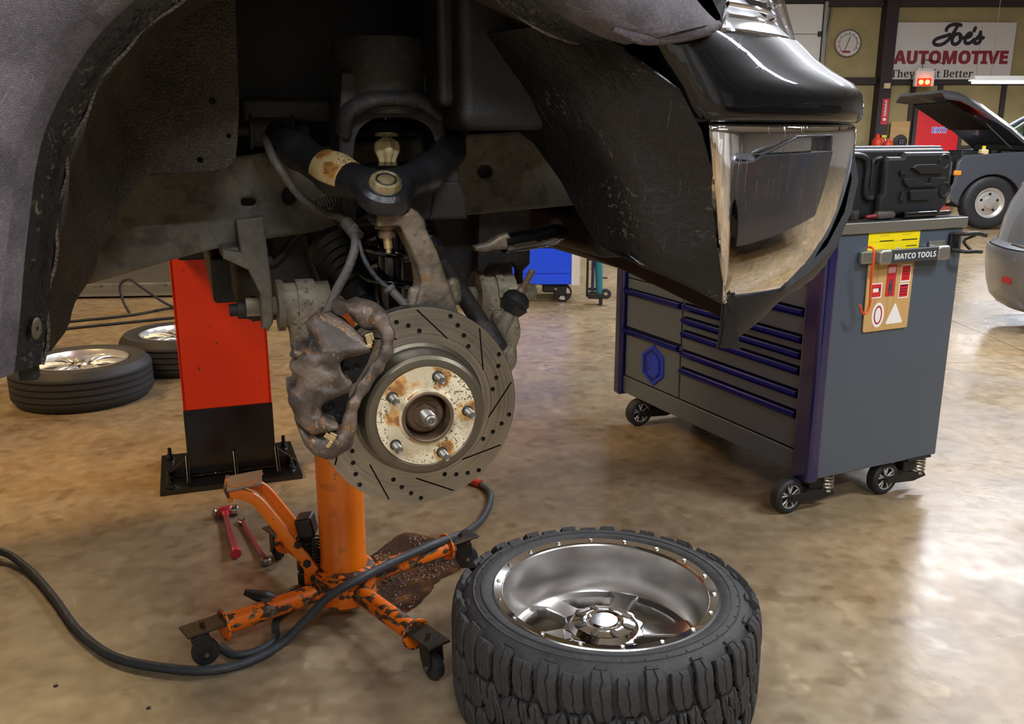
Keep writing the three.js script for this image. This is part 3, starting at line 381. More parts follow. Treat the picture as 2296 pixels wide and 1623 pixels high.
  const cap = part('centre_cap', plate(Array.from({ length: 120 }, (_, i) => { const a = i / 120 * 2 * PI, r = .106 + .005 * Math.cos(a * 12); return [r * Math.cos(a), r * Math.sin(a)]; }), 0, .02, .004).rotateX(-PI / 2).translate(0, .183, 0), M.chrome, rm);
  part('cap_dome', lathe([[0, .222], [.036, .222], [.04, .217], [.044, .22], [.05, .222], [.085, .215], [.098, .2], [0, .2]], 64), M.chrome, rm);
  const ov = shape(lathe([[0, .004], [.008, .003], [.0105, .0], [.0095, -.003], [0, -.004]], 20).scale(1.7, .7, 1).rotateZ(-.12).translate(.068, .2202, 0)); for (let k = 0; k < 8; k++) put('lug_hole', ov, M.lugDark, rm, [0, 0, 0], [0, k * PI / 4 + .2, 0]);
}
// ------------------------------------------------------------------ truck with raised hood at the back
function pickup(label, p, ry, open) {
  const t = thing('parked_pickup', label, 'truck', p, ry);
  const arch = Array.from({ length: 17 }, (_, i) => { const a = PI * .02 + i / 16 * PI * .96; return [.52 * Math.cos(a), .36 + .52 * Math.sin(a)]; });
  const outline = [[-.62, .46], [-.66, .62], [-.6, .75], [-.58, 1.08], [-.5, 1.17], [.6, 1.24], [.75, 1.3], [2.9, 1.32], [2.9, .45], ...arch];
  part('side_panel', plate(outline, -.06, .02, .012), M.greyCar, t); part('side_panel', plate(outline, -1.94, -1.86, .012), M.greyCar, t);
  part('wheel_well', bar(-.5, .55, .35, .95, -.5, -.07, .05), M.black, t); part('chassis', bar(-.55, 2.8, .45, .7, -1.8, -.12, .02), M.black, t);
  part('grille', bar(-.64, -.56, .6, 1.08, -1.7, -.2, .03), M.steelDull, t); part('bumper', bar(-.78, -.6, .42, .66, -1.93, .0, .05), M.chrome, t);
  part('headlamp', bar(-.67, -.5, .86, 1.08, -.3, .025, .03), M.lens, t); part('marker_lamp', bar(-.64, -.52, .86, .94, -.02, .03, .02), M.amber, t);
  const wl = part('front_wheel', lathe(grooved(.43, .26, .25), 56, [0, .43, -.02], [PI / 2, 0, 0], .5), M.rubberDark, t); wl.position.set(0, -.05, -.22); wl.scale.set(.98, .98, 1);
  wl.position.y = .009;
  const rm = part('wheel_rim', lathe([[.245, .25], [.235, .235], [.2, .2], [.18, .2], [.165, .22], [.1, .235], [.09, .26], [.05, .27], [0, .27], [0, .1], [.245, .05]], 48, [0, .43, -.02], [PI / 2, 0, 0]), M.alloy, wl);
  for (let k = 0; k < 5; k++) { const a = k / 5 * 2 * PI + .3; part('vent_hole', lathe([[0, .01], [.02, .008], [.024, 0], [0, 0]], 14, [.14 * Math.cos(a), .43 + .14 * Math.sin(a), .205], [PI / 2, 0, 0]), M.black, wl); }
  const hood = part('hood', sheet([0, .12, .3, .6, .85, 1].map(u => [0, .08, .25, .5, .75, .92, 1].map(v => { const L = open ? 1.72 : 1.24, q = open ? .53 : -.07, x = .62 - Math.cos(q) * L * u, yy = (open ? 1.32 : 1.3) + Math.sin(q) * L * u + (open ? .09 : .03) * Math.sin(PI * u) - (v < .05 || v > .95 ? .1 : 0) + (u > .95 ? -.06 : 0); return [x - (u > .95 ? .02 : 0), yy, -.04 - v * 1.78]; })), .045, .7), M.greyCar, t);
  if (open) { part('hood_liner', bar(-.62, .2, -.02, .02, -1.6, -.3, .01).rotateZ(-.53).translate(-.14, 1.68, 0), M.black, hood); part('hood_strut', rod([.35, 1.28, -.2], [-.1, 1.66, -.2], .012), M.steelDull, t); }
  part('engine', [bar(-.4, .4, .8, 1.16, -1.3, -.4, .05), bar(-.3, .1, 1.14, 1.24, -1.0, -.5, .04), cyl(.1, .1, .1, [.25, 1.2, -.5], [0, 0, 0], 20), bar(-.5, -.1, 1.0, 1.2, -.4, -.1, .03)], M.plasticBlack, t); part('fluid_tank', [bar(-.12, .0, 1.14, 1.26, -.32, -.2, .02), cyl(.03, .03, .03, [-.06, 1.275, -.26], [0, 0, 0], 12)], M.cream, t);
  part('battery_cap', cyl(.03, .03, .03, [-.06, 1.3, -.26], [0, 0, 0], 12), M.yellow, t);
  part('cowl', bar(.58, .8, 1.22, 1.34, -1.8, -.1, .03), M.plasticBlack, t);
  part('windshield_pillar', limb([[.7, 1.3, -.12], [1.1, 1.62, -.22], [1.5, 1.86, -.3]], [.04], { n: 10, seg: 8 }), M.greyCar, t); part('windshield_pillar', limb([[.7, 1.3, -1.8], [1.1, 1.62, -1.7], [1.5, 1.86, -1.62]], [.04], { n: 10, seg: 8 }), M.greyCar, t);
  part('windshield', sheet([0, .5, 1].map(u => [0, .25, .5, .75, 1].map(v => [.68 + .8 * u - .06 * Math.sin(PI * v), 1.3 + .55 * u, lerp(-.14 - .16 * u, -1.78 + .16 * u, v)])), .006), M.glass, t);
  part('roof', bar(1.45, 2.85, 1.84, 1.92, -1.66, -.26, .04), M.greyCar, t); part('cab_pillar', bar(2.8, 2.9, 1.3, 1.88, -1.8, -.1, .03), M.greyCar, t);
  part('side_mirror', [bar(.95, 1.05, 1.34, 1.56, .04, .2, .03), bar(.98, 1.03, 1.34, 1.38, -.1, .06, .01)], M.plasticBlack, t);
}
pickup('dark grey pickup parked by the tan wall with its hood raised', [7.66, 0, -14.5], .02, true);
pickup('dark pickup with closed hood mirrored in the chrome bumper', [3.9, 0, 1.3], .95, false);
// ------------------------------------------------------------------ grey car at the edge
{
  const t = thing('parked_car', 'light grey car rear corner with a red reflector standing on bright concrete', 'car', [3.95, 0, -6.9], 0);
  const ys = [.16, .22, .32, .45, .58, .63, .66, .8, .95, 1.1], off = [.12, .05, .01, -.02, -.03, -.02, .06, .09, .14, .24];
  const plan = [[.55, -.75], [.18, -.7], [.04, -.55], [-.06, -.2], [-.08, 0], [-.04, .14], [.06, .22], [.3, .24], [1.0, .24], [2.2, .24]];
  part('rear_body', sheet(ys.slice(0, 6).map((y, i) => smooth(plan.map(([x, z]) => [x + off[i], y, z - off[i] * .3]), 36)), .01, .7), M.greyCarB, t);
  part('quarter_panel', sheet(ys.slice(5).map((y, i) => smooth(plan.map(([x, z]) => [x + off[i + 5] + .015, y, z - off[i + 5] * .3 - .01]), 36)), .01, .7), M.greyCarB, t);
  part('reflector', bar(-.105, -.06, .37, .43, -.06, .06, .01), M.red, t); part('lower_valance', bar(.1, 2.2, .14, .22, -.5, .15, .03), M.plasticBlack, t);
  part('rear_wheel', lathe(grooved(.33, .2, .2), 40, [.45, .33, -.0], [PI / 2, 0, 0], .5), M.rubberDark, t).position.set(0, 0, .02);
  part('trunk_lid', bar(.3, 2.2, 1.05, 1.12, -.7, .16, .03), M.greyCarB, t);
  part('bright_trim', tube(smooth([[-.03, .655, -.1], [-.02, .655, .1], [.1, .66, .2], [.3, .66, .24], [.9, .66, .24]], 20), .012, 20, 8), M.chrome, t);
}
// ------------------------------------------------------------------ blue cart, teal jack, platform, cables
{
  const t = thing('tool_cart', 'bright blue rolling tool cart with white worktop seen beneath the truck', 'tool cart', [-.29, 0, -8.3], .04);
  part('body', [bar(-.83, .82, .17, .505, -.28, .28, .006)], M.blueCart, t); part('drawer_front', bar(-.82, .81, .275, .495, .275, .29, .006), M.blueCart, t); part('drawer_front', bar(-.82, .81, .175, .262, .275, .29, .006), M.blueCart, t);
  part('side_panel', bar(.82, .9, .16, .56, -.3, .27, .006), M.white, t); part('worktop', bar(-.85, .83, .515, .56, -.3, .3, .006), M.white, t);
  part('upper_cabinet', bar(-.8, .8, .6, 1.1, -.28, .1, .01), M.blueCart, t); part('upper_support', bar(-.8, .8, .55, .61, -.28, -.2, .004), M.white, t);
  for (const [x, z] of [[.72, .2], [-.7, .2], [.72, -.2], [-.7, -.2]]) { const c = part('castor', [bar(x - .16, x + .05, .09, .17, z - .035, z + .035, .02), bar(x - .05, x + .06, .06, .15, z - .045, z - .03, .01), bar(x - .05, x + .06, .06, .15, z + .03, z + .045, .01)], M.plasticBlack, t); part('castor_wheel', lathe([[0, -.02], [.07, -.025], [.082, -.018], [.085, 0], [.082, .018], [.07, .025], [0, .02]], 28, [x + .03, .085, z], [PI / 2, 0, 0]), M.rubberDark, c); for (let k = 0; k < 3; k++) { const a = k * 2.09 + .4; part('wheel_web', plate([[.012, -.01], [.06, -.03], [.065, 0], [.06, .03], [.012, .01]], .024, .03, .001).rotateZ(a).translate(x + .03, .085, z), M.alloy, c); } part('axle_cap', cyl(.012, .012, .1, [x - .04, .125, z], [PI / 2, 0, 0], 12), M.steel, c); }
  const j = thing('upright_jack', 'teal and black trolley jack parked upright beside the blue tool cart', 'jack', [.79, 0, -7.98], -.15);
  part('beam', limb([[.0, .1, 0], [-.01, .35, 0], [-.03, .85, -.02]], [.045, .05, .04], { n: 10, seg: 12, flat: .7 }), M.teal, j); part('rail', bar(-.075, -.045, .12, .8, -.03, .03, .005), M.navy, j);
  part('strut', [bar(-.12, -.1, .07, .6, -.015, .015, .003), bar(-.12, -.04, .4, .415, -.01, .01, .002), bar(-.125, -.09, .5, .52, -.03, .03, .003), bar(-.12, -.02, .13, .15, -.02, .02, .003)], M.black, j);
  part('foot', [bar(-.1, .04, .06, .11, -.06, .06, .01), bar(0, .03, 0.0, .09, -.05, .05, .006)], M.plasticBlack, j); part('roller', lathe([[.018, -.02], [.045, -.02], [.05, 0], [.045, .02], [.018, .02], [.018, -.02]], 20, [.06, .1, .0], [PI / 2, 0, 0]), M.rubberDark, j); part('bracket', [bar(.03, .07, .24, .25, -.02, .02, .002)], M.black, j);
  const r = thing('drive_on_ramp', 'low grey steel drive-on ramp with a pale top edge behind the red post', 'ramp', [-4.2, 0, -9.1], .1); part('deck', plate([[-.85, .02], [.75, .12], [.8, .16], [.7, .17], [-.85, .05]], -2.2, 1.6, .006).rotateY(PI / 2), M.steelDull, r); part('skirt', bar(-2.1, 1.5, .0, .1, .55, .62, .01), M.rail, r);
  const cA = tube([[-3.95, .012, -6.95], [-3.585, .012, -7.187], [-3.216, .012, -7.448], [-2.993, .012, -7.77], [-2.7, .012, -7.8], [-2.6, .012, -7.5], [-2.9, .012, -7.28], [-3.462, .012, -6.925], [-3.8, .012, -6.7]], .011, 80, 8);
  single('floor_cable', 'black cable running along the floor behind the lying tyres', 'cable', [cA], M.black);
  single('cable_loop', 'stiff dark cable standing up in a loop behind the lying tyres', 'cable', [tube([[-3.3, .012, -7.55], [-3.36, .1, -7.6], [-3.38, .24, -7.62], [-3.3, .29, -7.62], [-3.2, .22, -7.62], [-3.0, .06, -7.66], [-2.9, .012, -7.7], [-2.7, .012, -7.62]], .012, 60, 8)], M.rubberDark);
}
// ------------------------------------------------------------------ lift post
{
  const t = thing('lift_post', 'red-orange steel vehicle lift post with black bolted foot', 'lift post', [-1.2555, 0, -3.776], .349);
  part('column', [bar(-.1875, .1875, .33, 3.9, -.012, 0, .004), bar(-.1875, -.172, .33, 3.9, -.26, 0, .004), bar(.172, .1875, .33, 3.9, -.26, 0, .004)], M.redPost, t);
  part('column_foot', [bar(-.189, .189, .02, .332, -.014, .002, .004), bar(-.189, -.17, .02, .332, -.262, 0, .004), bar(.17, .189, .02, .332, -.262, 0, .004)], M.glossBlack, t);
  const bp = part('base_plate', bar(-.31, .29, 0, .024, -.34, .13, .004), M.glossBlack, t);
  for (const x of [-.19, .01, .19]) part('gusset', plate([[0, .024], [.1, .024], [.1, .04], [.02, .13], [0, .13]], -.007, .007, .002).rotateY(-PI / 2).translate(x, 0, 0), M.glossBlack, t);
  for (const s of [-1, 1]) part('gusset', plate([[.187 * s, .024], [.28 * s, .024], [.28 * s, .04], [.187 * s, .12]].slice(0, 4), -.02, -.008, .002), M.glossBlack, t);
  part('weld_bead', limb(Array.from({ length: 40 }, (_, i) => [-.18 + i * .36 / 39, .03 + .002 * Math.sin(i * 9), .006]), [.006, .0075, .006], { n: 60, seg: 8 }), M.glossBlack, t);
  for (const [x, z] of [[-.27, .03], [.25, .03], [-.27, -.28], [.25, -.28], [-.27, .1]]) { const b = part('anchor_bolt', [cyl(.016, .018, .02, [x, .034, z], [0, 0, 0], 6), rod([x, .03, z], [x, .075, z], .009)], M.glossBlack, t); part('washer', cyl(.022, .022, .005, [x, .0265, z], [0, 0, 0], 16), M.glossBlack, b); }
  part('carriage', bar(-.15, .15, 1.0, 1.6, .005, .11, .008), M.black, t);
  part('lift_arm', bar(-.062, .06, 1.095, 1.212, .1, 1.7, .012), M.plasticBlack, t);
  part('head_beam', bar(-.2, .2, 3.9, 4.0, -.3, .05, .01), M.redPost, t);
}
// ------------------------------------------------------------------ pole jack
{
  const t = thing('pole_jack', 'orange under-hoist pole jack on four castor legs with foot pedal', 'jack', [-.539, 0, -2.609]);
  part('cylinder', lathe([[0, .16], [.074, .16], [.076, .175], [.072, .19], [.072, .98], [.07, .995], [.045, 1.0], [0, 1.0]], 56), M.orange, t);
  part('ram', lathe([[0, .99], [.028, .99], [.028, 1.1], [.06, 1.105], [.065, 1.13], [.05, 1.135], [0, 1.128]], 32), M.steelDull, t);
  part('base_collar', [lathe([[0, .05], [.088, .05], [.1, .06], [.1, .15], [.094, .155], [.094, .163], [.078, .17], [0, .17]], 48), ...[.4, 1.97, 3.54, 5.1].map(a => cyl(.008, .008, .012, [.101 * Math.cos(a + .8), .115, .101 * Math.sin(a + .8)], [0, -a - .8, PI / 2], 8))], M.orangeChip, t);
  const dirs = [[-.77, .638], [.65, .76], [.77, -.638], [-.65, -.76]];
  for (const [i, [dx, dz]] of dirs.entries()) {
    const P = (d, y, s = 0) => [dx * d - dz * s, y, dz * d + dx * s]; const yaw = Math.atan2(-dz, dx);
    const lg = part('leg', [rod(P(.07, .1), P(.4, .1), .03, .03, 24)], M.orangeChip, t);
    part('flange', [tf(plate(ring2(0, 0, .047, 28), -.004, .004, .002, []), P(.402, .1), [0, yaw + PI / 2, 0])], M.orangeChip, lg);
    part('mounting_plate', [tf(box(.12, .008, .075, [0, 0, 0], [0, 0, 0], .003), P(.46, .118), [0, yaw, 0]), tf(cyl(.007, .007, .016, [0, 0, 0], [0, 0, 0], 6), P(.465, .127))], M.wornSteel, lg);
    // castor
    const sw = [.5, -.9, .2, 2.1][i], W = P(.475, 0); const c = part('castor', [tf(cyl(.028, .028, .012, [0, .107, 0]), [W[0], 0, W[2]]), tf(box(.05, .006, .05, [0, .098, 0]), [W[0], 0, W[2]], [0, sw, 0]), ...[-1, 1].map(s => tf(plate([[-.026, .1], [.026, .1], [.03, .06], [.02, .028], [-.002, .026], [-.02, .06]], s * .022 - .002, s * .022 + .002, .001), [W[0], 0, W[2]], [0, sw, 0]))], M.greaseBlack, lg);
    part('castor_wheel', tf(lathe([[0, -.016], [.03, -.017], [.038, -.013], [.04, 0], [.038, .013], [.03, .017], [0, .016]], 28, [.012, .04, 0], [PI / 2, 0, 0]), [W[0], 0, W[2]], [0, sw, 0]), M.rubberDark, c);
    part('axle_bolt', tf(cyl(.007, .007, .056, [.012, .04, 0], [PI / 2, 0, 0], 10), [W[0], 0, W[2]], [0, sw, 0]), M.steelDull, c);
  }
  for (const z of [.035, -.055]) part('pedal_arm', limb([[-.335, .425, z], [-.29, .418, z], [-.255, .4, z], [-.21, .34, z], [-.14, .235, z], [-.088, .15, z], [-.08, .11, z]], [.017, .018, .018, .019, .019, .022, .02], { n: 40, seg: 12, flat: .35, up: [0, 0, 1], sq: .35 }), M.orange, t);
  const pd = part('foot_pedal', tf(box(.105, .006, .125, [0, 0, 0], [0, 0, 0], .002), [-.3, .446, -.012], [.0, .25, .12]), M.steelDull, t);
  const rg = shape(box(.02, .003, .004, [0, 0, 0], [0, 0, 0], .001)); for (let i = 0; i < 5; i++) for (let j = 0; j < 6; j++) put('tread_ridge', rg, M.orangeChip, pd, [-.34 + i * .02, .4475 + (i - 2) * .0024, -.06 + j * .02], [0, (i + j) % 2 ? .8 : -.8, .12]);
  part('pedal_flange', tf(box(.012, .05, .12, [0, 0, 0], [0, 0, .3], .003), [-.352, .42, -.012], [0, .25, 0]), M.orangeChip, t);
  part('pump_body', [bar(-.145, -.1, .06, .15, -.045, .03, .01), cyl(.026, .03, .09, [-.122, .19, -.01]), box(.055, .07, .07, [-.115, .295, -.012], [0, 0, .18], .012), rod([-.118, .2, -.01], [-.115, .3, -.01], .014)], M.greaseBlack, t);
  part('pump_spring', helix(.028, .15, .255, 7, .004, [-.121, 0, -.01]), M.darkSteel, t); part('return_spring', helix(.012, .17, .27, 9, .0025, [-.082, 0, .02]), M.darkSteel, t);
  part('pump_bracket', [bar(-.12, -.07, .1, .17, .025, .04, .004), bar(-.12, -.07, .1, .17, -.065, -.05, .004), bar(-.13, -.06, .06, .1, -.06, .04, .006)], M.orangeChip, t);
  for (const [x, y] of [[-.106, .19], [-.086, .14], [-.13, .255]]) part('pivot_bolt', [cyl(.013, .013, .012, [x, y, .046], [PI / 2, 0, 0], 6), cyl(.006, .006, .11, [x, y, -.005], [PI / 2, 0, 0], 10)], M.greaseBlack, t);
  part('release_pedal', limb([[-.1, .105, .03], [-.15, .1, .05], [-.195, .082, .07], [-.24, .09, .075], [-.3, .108, .075]], [.016, .02, .018, .03, .014], { n: 24, seg: 12, flat: .6 }), M.greaseBlack, t);
}
// ------------------------------------------------------------------ hoses, puddle, hand tools
{
  const h = thing('air_hose', 'long dark grey air hose curving across the floor around the orange jack', 'hose');
  part('hose', tube([[-2.2, .014, -3.05], [-1.867, .03, -2.976], [-1.715, .016, -2.873], [-1.519, .014, -2.67], [-1.328, .014, -2.452], [-1.161, .014, -2.319], [-.983, .014, -2.263], [-.859, .014, -2.255], [-.769, .014, -2.295], [-.69, .03, -2.36], [-.62, .09, -2.39], [-.55, .155, -2.42], [-.46, .18, -2.49], [-.38, .15, -2.66], [-.26, .145, -2.8], [-.17, .1, -2.98], [-.106, .03, -3.3], [-.095, .014, -3.56], [-.143, .014, -3.661]], .0135, 160, 12), M.hose, h);
  part('grip', rod([-.137, .016, -3.65], [-.26, .022, -3.76], .018, .017, 16), M.grip, h);
  part('coupling', [rod([-1.86, .03, -2.972], [-1.93, .03, -2.99], .02, .02, 12), rod([-1.93, .03, -2.99], [-1.97, .03, -3.0], .026, .022, 12)], M.brassy, h);
  single('jack_hose', 'short dark hose looping under the orange jack leg beside its castor', 'hose', [tube([[-.872, .014, -2.375], [-.82, .014, -2.335], [-.76, .014, -2.35], [-.722, .014, -2.42], [-.735, .03, -2.5], [-.68, .05, -2.56]], .0125, 50, 10)], M.hose);
  // oil
  const out = []; const base = [[-.47, -3.1], [-.41, -3.17], [-.3, -3.13], [-.2, -3.03], [-.19, -2.9], [-.26, -2.8], [-.29, -2.7], [-.34, -2.62], [-.4, -2.6], [-.46, -2.68], [-.5, -2.8], [-.52, -2.96]]; const cv = new THREE.CatmullRomCurve3(base.map(q => V(q[0], 0, q[1])), true); for (let i = 0; i < 140; i++) { const p = cv.getPoint(i / 140), w = 1 + .22 * (fbm(i / 140 * 24, .5, 24, 3, 8) - .5); out.push([lerp(-.36, p.x, w), -lerp(-2.88, p.z, w)]); }
  const pud = thing('oil_puddle', 'brown wet oil puddle spread on the floor behind the orange jack', 'puddle');
  part('oil_film', [new THREE.ExtrudeGeometry(poly(out), { depth: .001, bevelEnabled: true, bevelSize: .003, bevelThickness: .001, bevelSegments: 1 }).rotateX(-PI / 2).translate(0, .0012, 0)], M.oil, pud);
  const drops = []; for (let i = 0; i < 1600 && drops.length < 700; i++) { const x = lerp(-.54, -.17, rnd()), z = lerp(-3.2, -2.56, rnd()); if (sdPoly(out, x, -z) > -.012 || fbm(x * 9 + 50, z * 9 + 50, 64, 2, 44) < .46) continue; const r = .0025 + .008 * rnd() * rnd(); drops.push(new THREE.SphereGeometry(r, 8, 4, 0, 2 * PI, 0, PI / 2).scale(1, .7, 1).translate(x, .0025, z)); }
  const dm = part('oil_drops', drops, M.oil, pud); dm.userData.kind = 'stuff';
  const hm = thing('hammer', 'red ball-peen hammer lying on the floor beside a ratchet wrench', 'hammer', [-1.163, 0, -3.345], .4);
  part('head', lathe([[0, -.05], [.012, -.048], [.02, -.036], [.014, -.028], [.017, -.022], [.0, -.022]], 24, [0, .022, 0], [0, 0, -PI / 2]), M.steel, hm); part('hammer_face', lathe([[0, .022], [.017, .022], [.0205, .03], [.0205, .05], [.018, .053], [0, .053]], 24, [0, .022, 0], [0, 0, -PI / 2]), M.steel, hm);
  part('head_sleeve', [lathe([[0, -.026], [.018, -.026], [.022, -.018], [.022, .02], [.019, .026], [0, .026]], 24, [0, .022, 0], [0, 0, -PI / 2]), limb([[0, .022, .01], [0, .02, .05]], [.018, .013], { n: 6, flat: .8 })], M.red, hm);
  part('handle', limb([[0, .02, .03], [0, .018, .12], [0, .018, .24], [0, .02, .34], [0, .021, .395]], [.012, .011, .014, .017, .018], { n: 30, flat: .85 }), M.redGrip, hm); part('handle_butt', limb([[0, .0215, .388], [0, .0215, .41]], [.021, .0195], { n: 4, flat: .95 }), M.red, hm);
  const wr = thing('ratchet_wrench', 'worn red and steel ratchet wrench lying beside the hammer', 'wrench', [-1.075, 0, -3.28], .495);
  part('handle', limb([[0, .012, .02], [0, .012, .1], [0, .013, .24], [0, .014, .38]], [.009, .008, .009, .012], { n: 24, flat: .6 }), M.redGrip, wr); part('open_jaw', plate([[-.006, .03], [-.014, .012], [-.016, -.012], [-.008, -.02], [-.006, -.004], [.006, -.004], [.008, -.02], [.016, -.012], [.014, .012], [.006, .03]], .006, .017, .002).rotateX(PI / 2).translate(0, .022, 0), M.steel, wr);
  part('ratchet_head', lathe([[.009, .004], [.018, .004], [.021, .008], [.021, .022], [.018, .026], [.009, .026], [.009, .004]], 28, [0, 0, .4]), M.steelDull, wr); part('socket_drive', cyl(.009, .009, .014, [0, .02, .4], [0, 0, 0], 6), M.darkSteel, wr);
  const bits = [[-1.72, -2.64, .004], [-1.5, -2.66, .006], [-1.28, -2.2, .003], [1.9, -2.6, .004], [-.98, -2.1, .003]];
  for (const [i, [x, z, r]] of bits.entries()) single('debris', ['small dark washer on the floor beside the hose bend', 'tiny black clip on the floor near the hose', 'dark grit crumb in front of the hose curve', 'small dark crumb on the floor in front of the tool cabinet', 'dark grit crumb near the front castor'][i], 'debris', [lathe([[r * .4, 0], [r * 2, 0], [r * 2.2, r * .5], [r * 1.6, r], [r * .4, r], [r * .4, 0]], 12, [x, 0, z])], M.greaseBlack);
}
// ------------------------------------------------------------------ tool cabinet
const CAB = [1.207, 0, -4.163], CABR = -1.1255;
const cabAt = (x, y, z) => { const c = Math.cos(CABR), s = Math.sin(CABR); return [CAB[0] + x * c + z * s, CAB[1] + y, CAB[2] - x * s + z * c]; };
{
  const t = thing('tool_cabinet', 'dark grey rolling tool cabinet with blue drawer pulls and steel top', 'tool cabinet', CAB, CABR);
  part('carcass', [bar(-.715, .725, .15, 1.132, -.36, .33, .006)], M.cabinet, t); part('drawer_recess', bar(-.68, .64, .24, 1.11, .328, .336, .002), M.drawerGap, t);
  part('bottom_rail', bar(-.68, .635, .152, .243, .33, .35, .004), M.cabinet, t); part('divider', bar(-.184, -.174, .245, 1.11, .33, .345, .002), M.cabinet, t);
  const drawer = (x0, x1, y0, y1) => { const d = part('drawer', bar(x0, x1, y0 + .003, y1 - .003, .334, .35, .003), M.cabinet, t); part('drawer_pull', xplate([[.345, y1 - .032], [.362, y1 - .03], [.374, y1 - .016], [.372, y1 - .004], [.36, y1 - .001], [.345, y1 - .001]], x0 + .004, x1 - .004, .002), M.navyHandle, d); };
  for (const [y0, y1] of [[.775, .93], [.935, 1.105], [.515, .72], [.248, .51]]) drawer(-.665, -.188, y0, y1);
  for (const [y0, y1] of [[.248, .41], [.412, .496], [.498, .592], [.594, .657], [.659, .722], [.724, .83], [.832, .96], [.962, 1.105]]) drawer(-.17, .622, y0, y1);
  part('header_strip', bar(-.665, -.188, .722, .772, .334, .349, .003), M.cabinet, t);
  for (const [a, b] of [[-.742, -.675], [.628, .732]]) part('corner_post', bar(a, b, .135, 1.13, .31, .378, .02), M.navy, t);
  part('worktop', bar(-.74, .735, 1.132, 1.174, -.37, .37, .004), M.steelTop, t); part('top_mat', bar(-.73, .725, 1.173, 1.177, -.36, .36, .001), M.mat, t);
  // badge
  const hexa = (r, q) => [[0, r], [.86 * q, .55 * r], [.9 * q, -.4 * r], [.1 * q, -r], [-.86 * q, -.55 * r], [-.9 * q, .42 * r]].map(([x, y]) => [x - .405, y + .366]);
  const bd = part('badge', plate(hexa(.105, .105), .35, .358, .002, [hexa(.088, .088)]), M.blueLogo, t); part('badge_inset', plate(hexa(.089, .089), .35, .354, .001), std({ color: 0x0d1f78, roughness: .45 }), bd);
  part('badge_emblem', plate([[-.05, .03], [-.02, .062], [.03, .055], [.055, .02], [.06, -.03], [.03, -.062], [-.02, -.06], [-.045, -.05], [-.02, -.02], [-.045, .0], [-.03, .012]].map(([x, y]) => [x - .405, y + .366]), .353, .36, .002), M.blueLogo, bd);
  // castors
  const castor = (x, z) => {
    const c = part('castor', [bar(x - .05, x + .05, .143, .152, z - .08, z + .06, .003), bar(x - .03, x + .03, .09, .14, z - .01, z + .06, .008), ...[-1, 1].map(s => xplate([[z - .075, .055], [z - .06, .075], [z + .04, .09], [z + .17, .085], [z + .175, .06], [z + .1, .05], [z, .042]], x + s * .034 - .004, x + s * .034 + .004, .002))], M.plasticBlack, t);
    part('castor_tyre', lathe([[.05, -.026], [.062, -.026], [.072, -.018], [.074, 0], [.072, .018], [.062, .026], [.05, .026], [.05, -.026]], 36, [x, .074, z + .15], [0, 0, PI / 2]), M.rubberDark, c);
    part('castor_rim', lathe([[.046, -.022], [.051, -.024], [.051, .024], [.046, .022], [.046, -.022]], 36, [x, .074, z + .15], [0, 0, PI / 2]), M.alloy, c); part('wheel_back', cyl(.047, .047, .02, [x, .074, z + .15], [0, 0, PI / 2], 28), M.black, c);
    const sg = []; for (let k = 0; k < 5; k++) { const a = k / 5 * 2 * PI + .3; for (const e of [-.22, .22]) sg.push(rod([x + .016, .074 + .01 * Math.sin(a), z + .15 + .01 * Math.cos(a)], [x + .016, .074 + .048 * Math.sin(a + e), z + .15 + .048 * Math.cos(a + e)], .0045, .0045, 8)); } part('castor_spokes', sg, M.alloy, c); part('axle_nut', cyl(.012, .012, .08, [x, .074, z + .15], [0, 0, PI / 2], 12), M.plasticBlack, c);
    part('suspension_spring', helix(.027, .07, .146, 5, .006, [x + .012, 0, z - .045]), M.steel, c);
  };
  castor(.66, .26); castor(.68, -.25); castor(-.55, .18); castor(-.55, -.25);
  // side fittings
  const yt = canvasTex(512, 128, (c, w, h) => { c.fillStyle = '#f4dc10'; c.fillRect(0, 0, w, h); c.fillStyle = '#6b6412'; for (let i = 0; i < 50; i++) c.fillRect(i * 10.4, 2, 4, 5); c.fillStyle = '#222013'; c.fillRect(110, 50, 140, 6); c.fillRect(330, 50, 160, 6); c.fillRect(380, 92, 110, 6); c.fillStyle = '#8a8020'; c.fillRect(110, 18, 90, 3); c.fillRect(330, 18, 90, 3); c.fillRect(10, 56, 480, 2); c.fillStyle = '#f2efe0'; c.beginPath(); c.arc(220, 124, 18, 0, 7); c.arc(300, 120, 24, 0, 7); c.fill(); c.strokeStyle = '#222'; c.lineWidth = 3; c.beginPath(); c.arc(300, 120, 16, 3.2, 6.2); c.stroke(); });
  const yl = part('warning_label', bar(.7255, .7268, 1.052, 1.13, -.11, .168, .0005), M.yellow, t); part('label_print', tf(new THREE.PlaneGeometry(.276, .078), [.7272, 1.091, .029], [0, PI / 2, 0]), std({ map: yt, roughness: .4 }), yl, true);
  const mt = canvasTex(512, 96, (c, w, h) => { c.fillStyle = '#3b3d40'; c.fillRect(0, 0, w, h); c.fillStyle = '#e8e8e4'; c.font = 'bold 62px sans-serif'; c.textAlign = 'center'; c.textBaseline = 'middle'; c.save(); c.translate(w / 2, h / 2 + 2); c.scale(480 / c.measureText('MATCO TOOLS').width, 1); c.fillText('MATCO TOOLS', 0, 0); c.restore(); });
  const hb = part('side_handle', bar(.755, .775, 1.016, 1.068, -.17, .09, .004), std({ color: 0x3b3d40, roughness: .45 }), t);
  part('handle_bracket', [bar(.725, .78, 1.012, 1.07, .085, .15, .012), bar(.727, .75, 1.016, 1.066, .14, .215, .008)], M.steelTop, hb); part('handle_bracket', [bar(.725, .78, 1.012, 1.07, -.235, -.165, .012), bar(.727, .735, 1.02, 1.085, -.25, -.16, .003)], M.steelTop, hb);
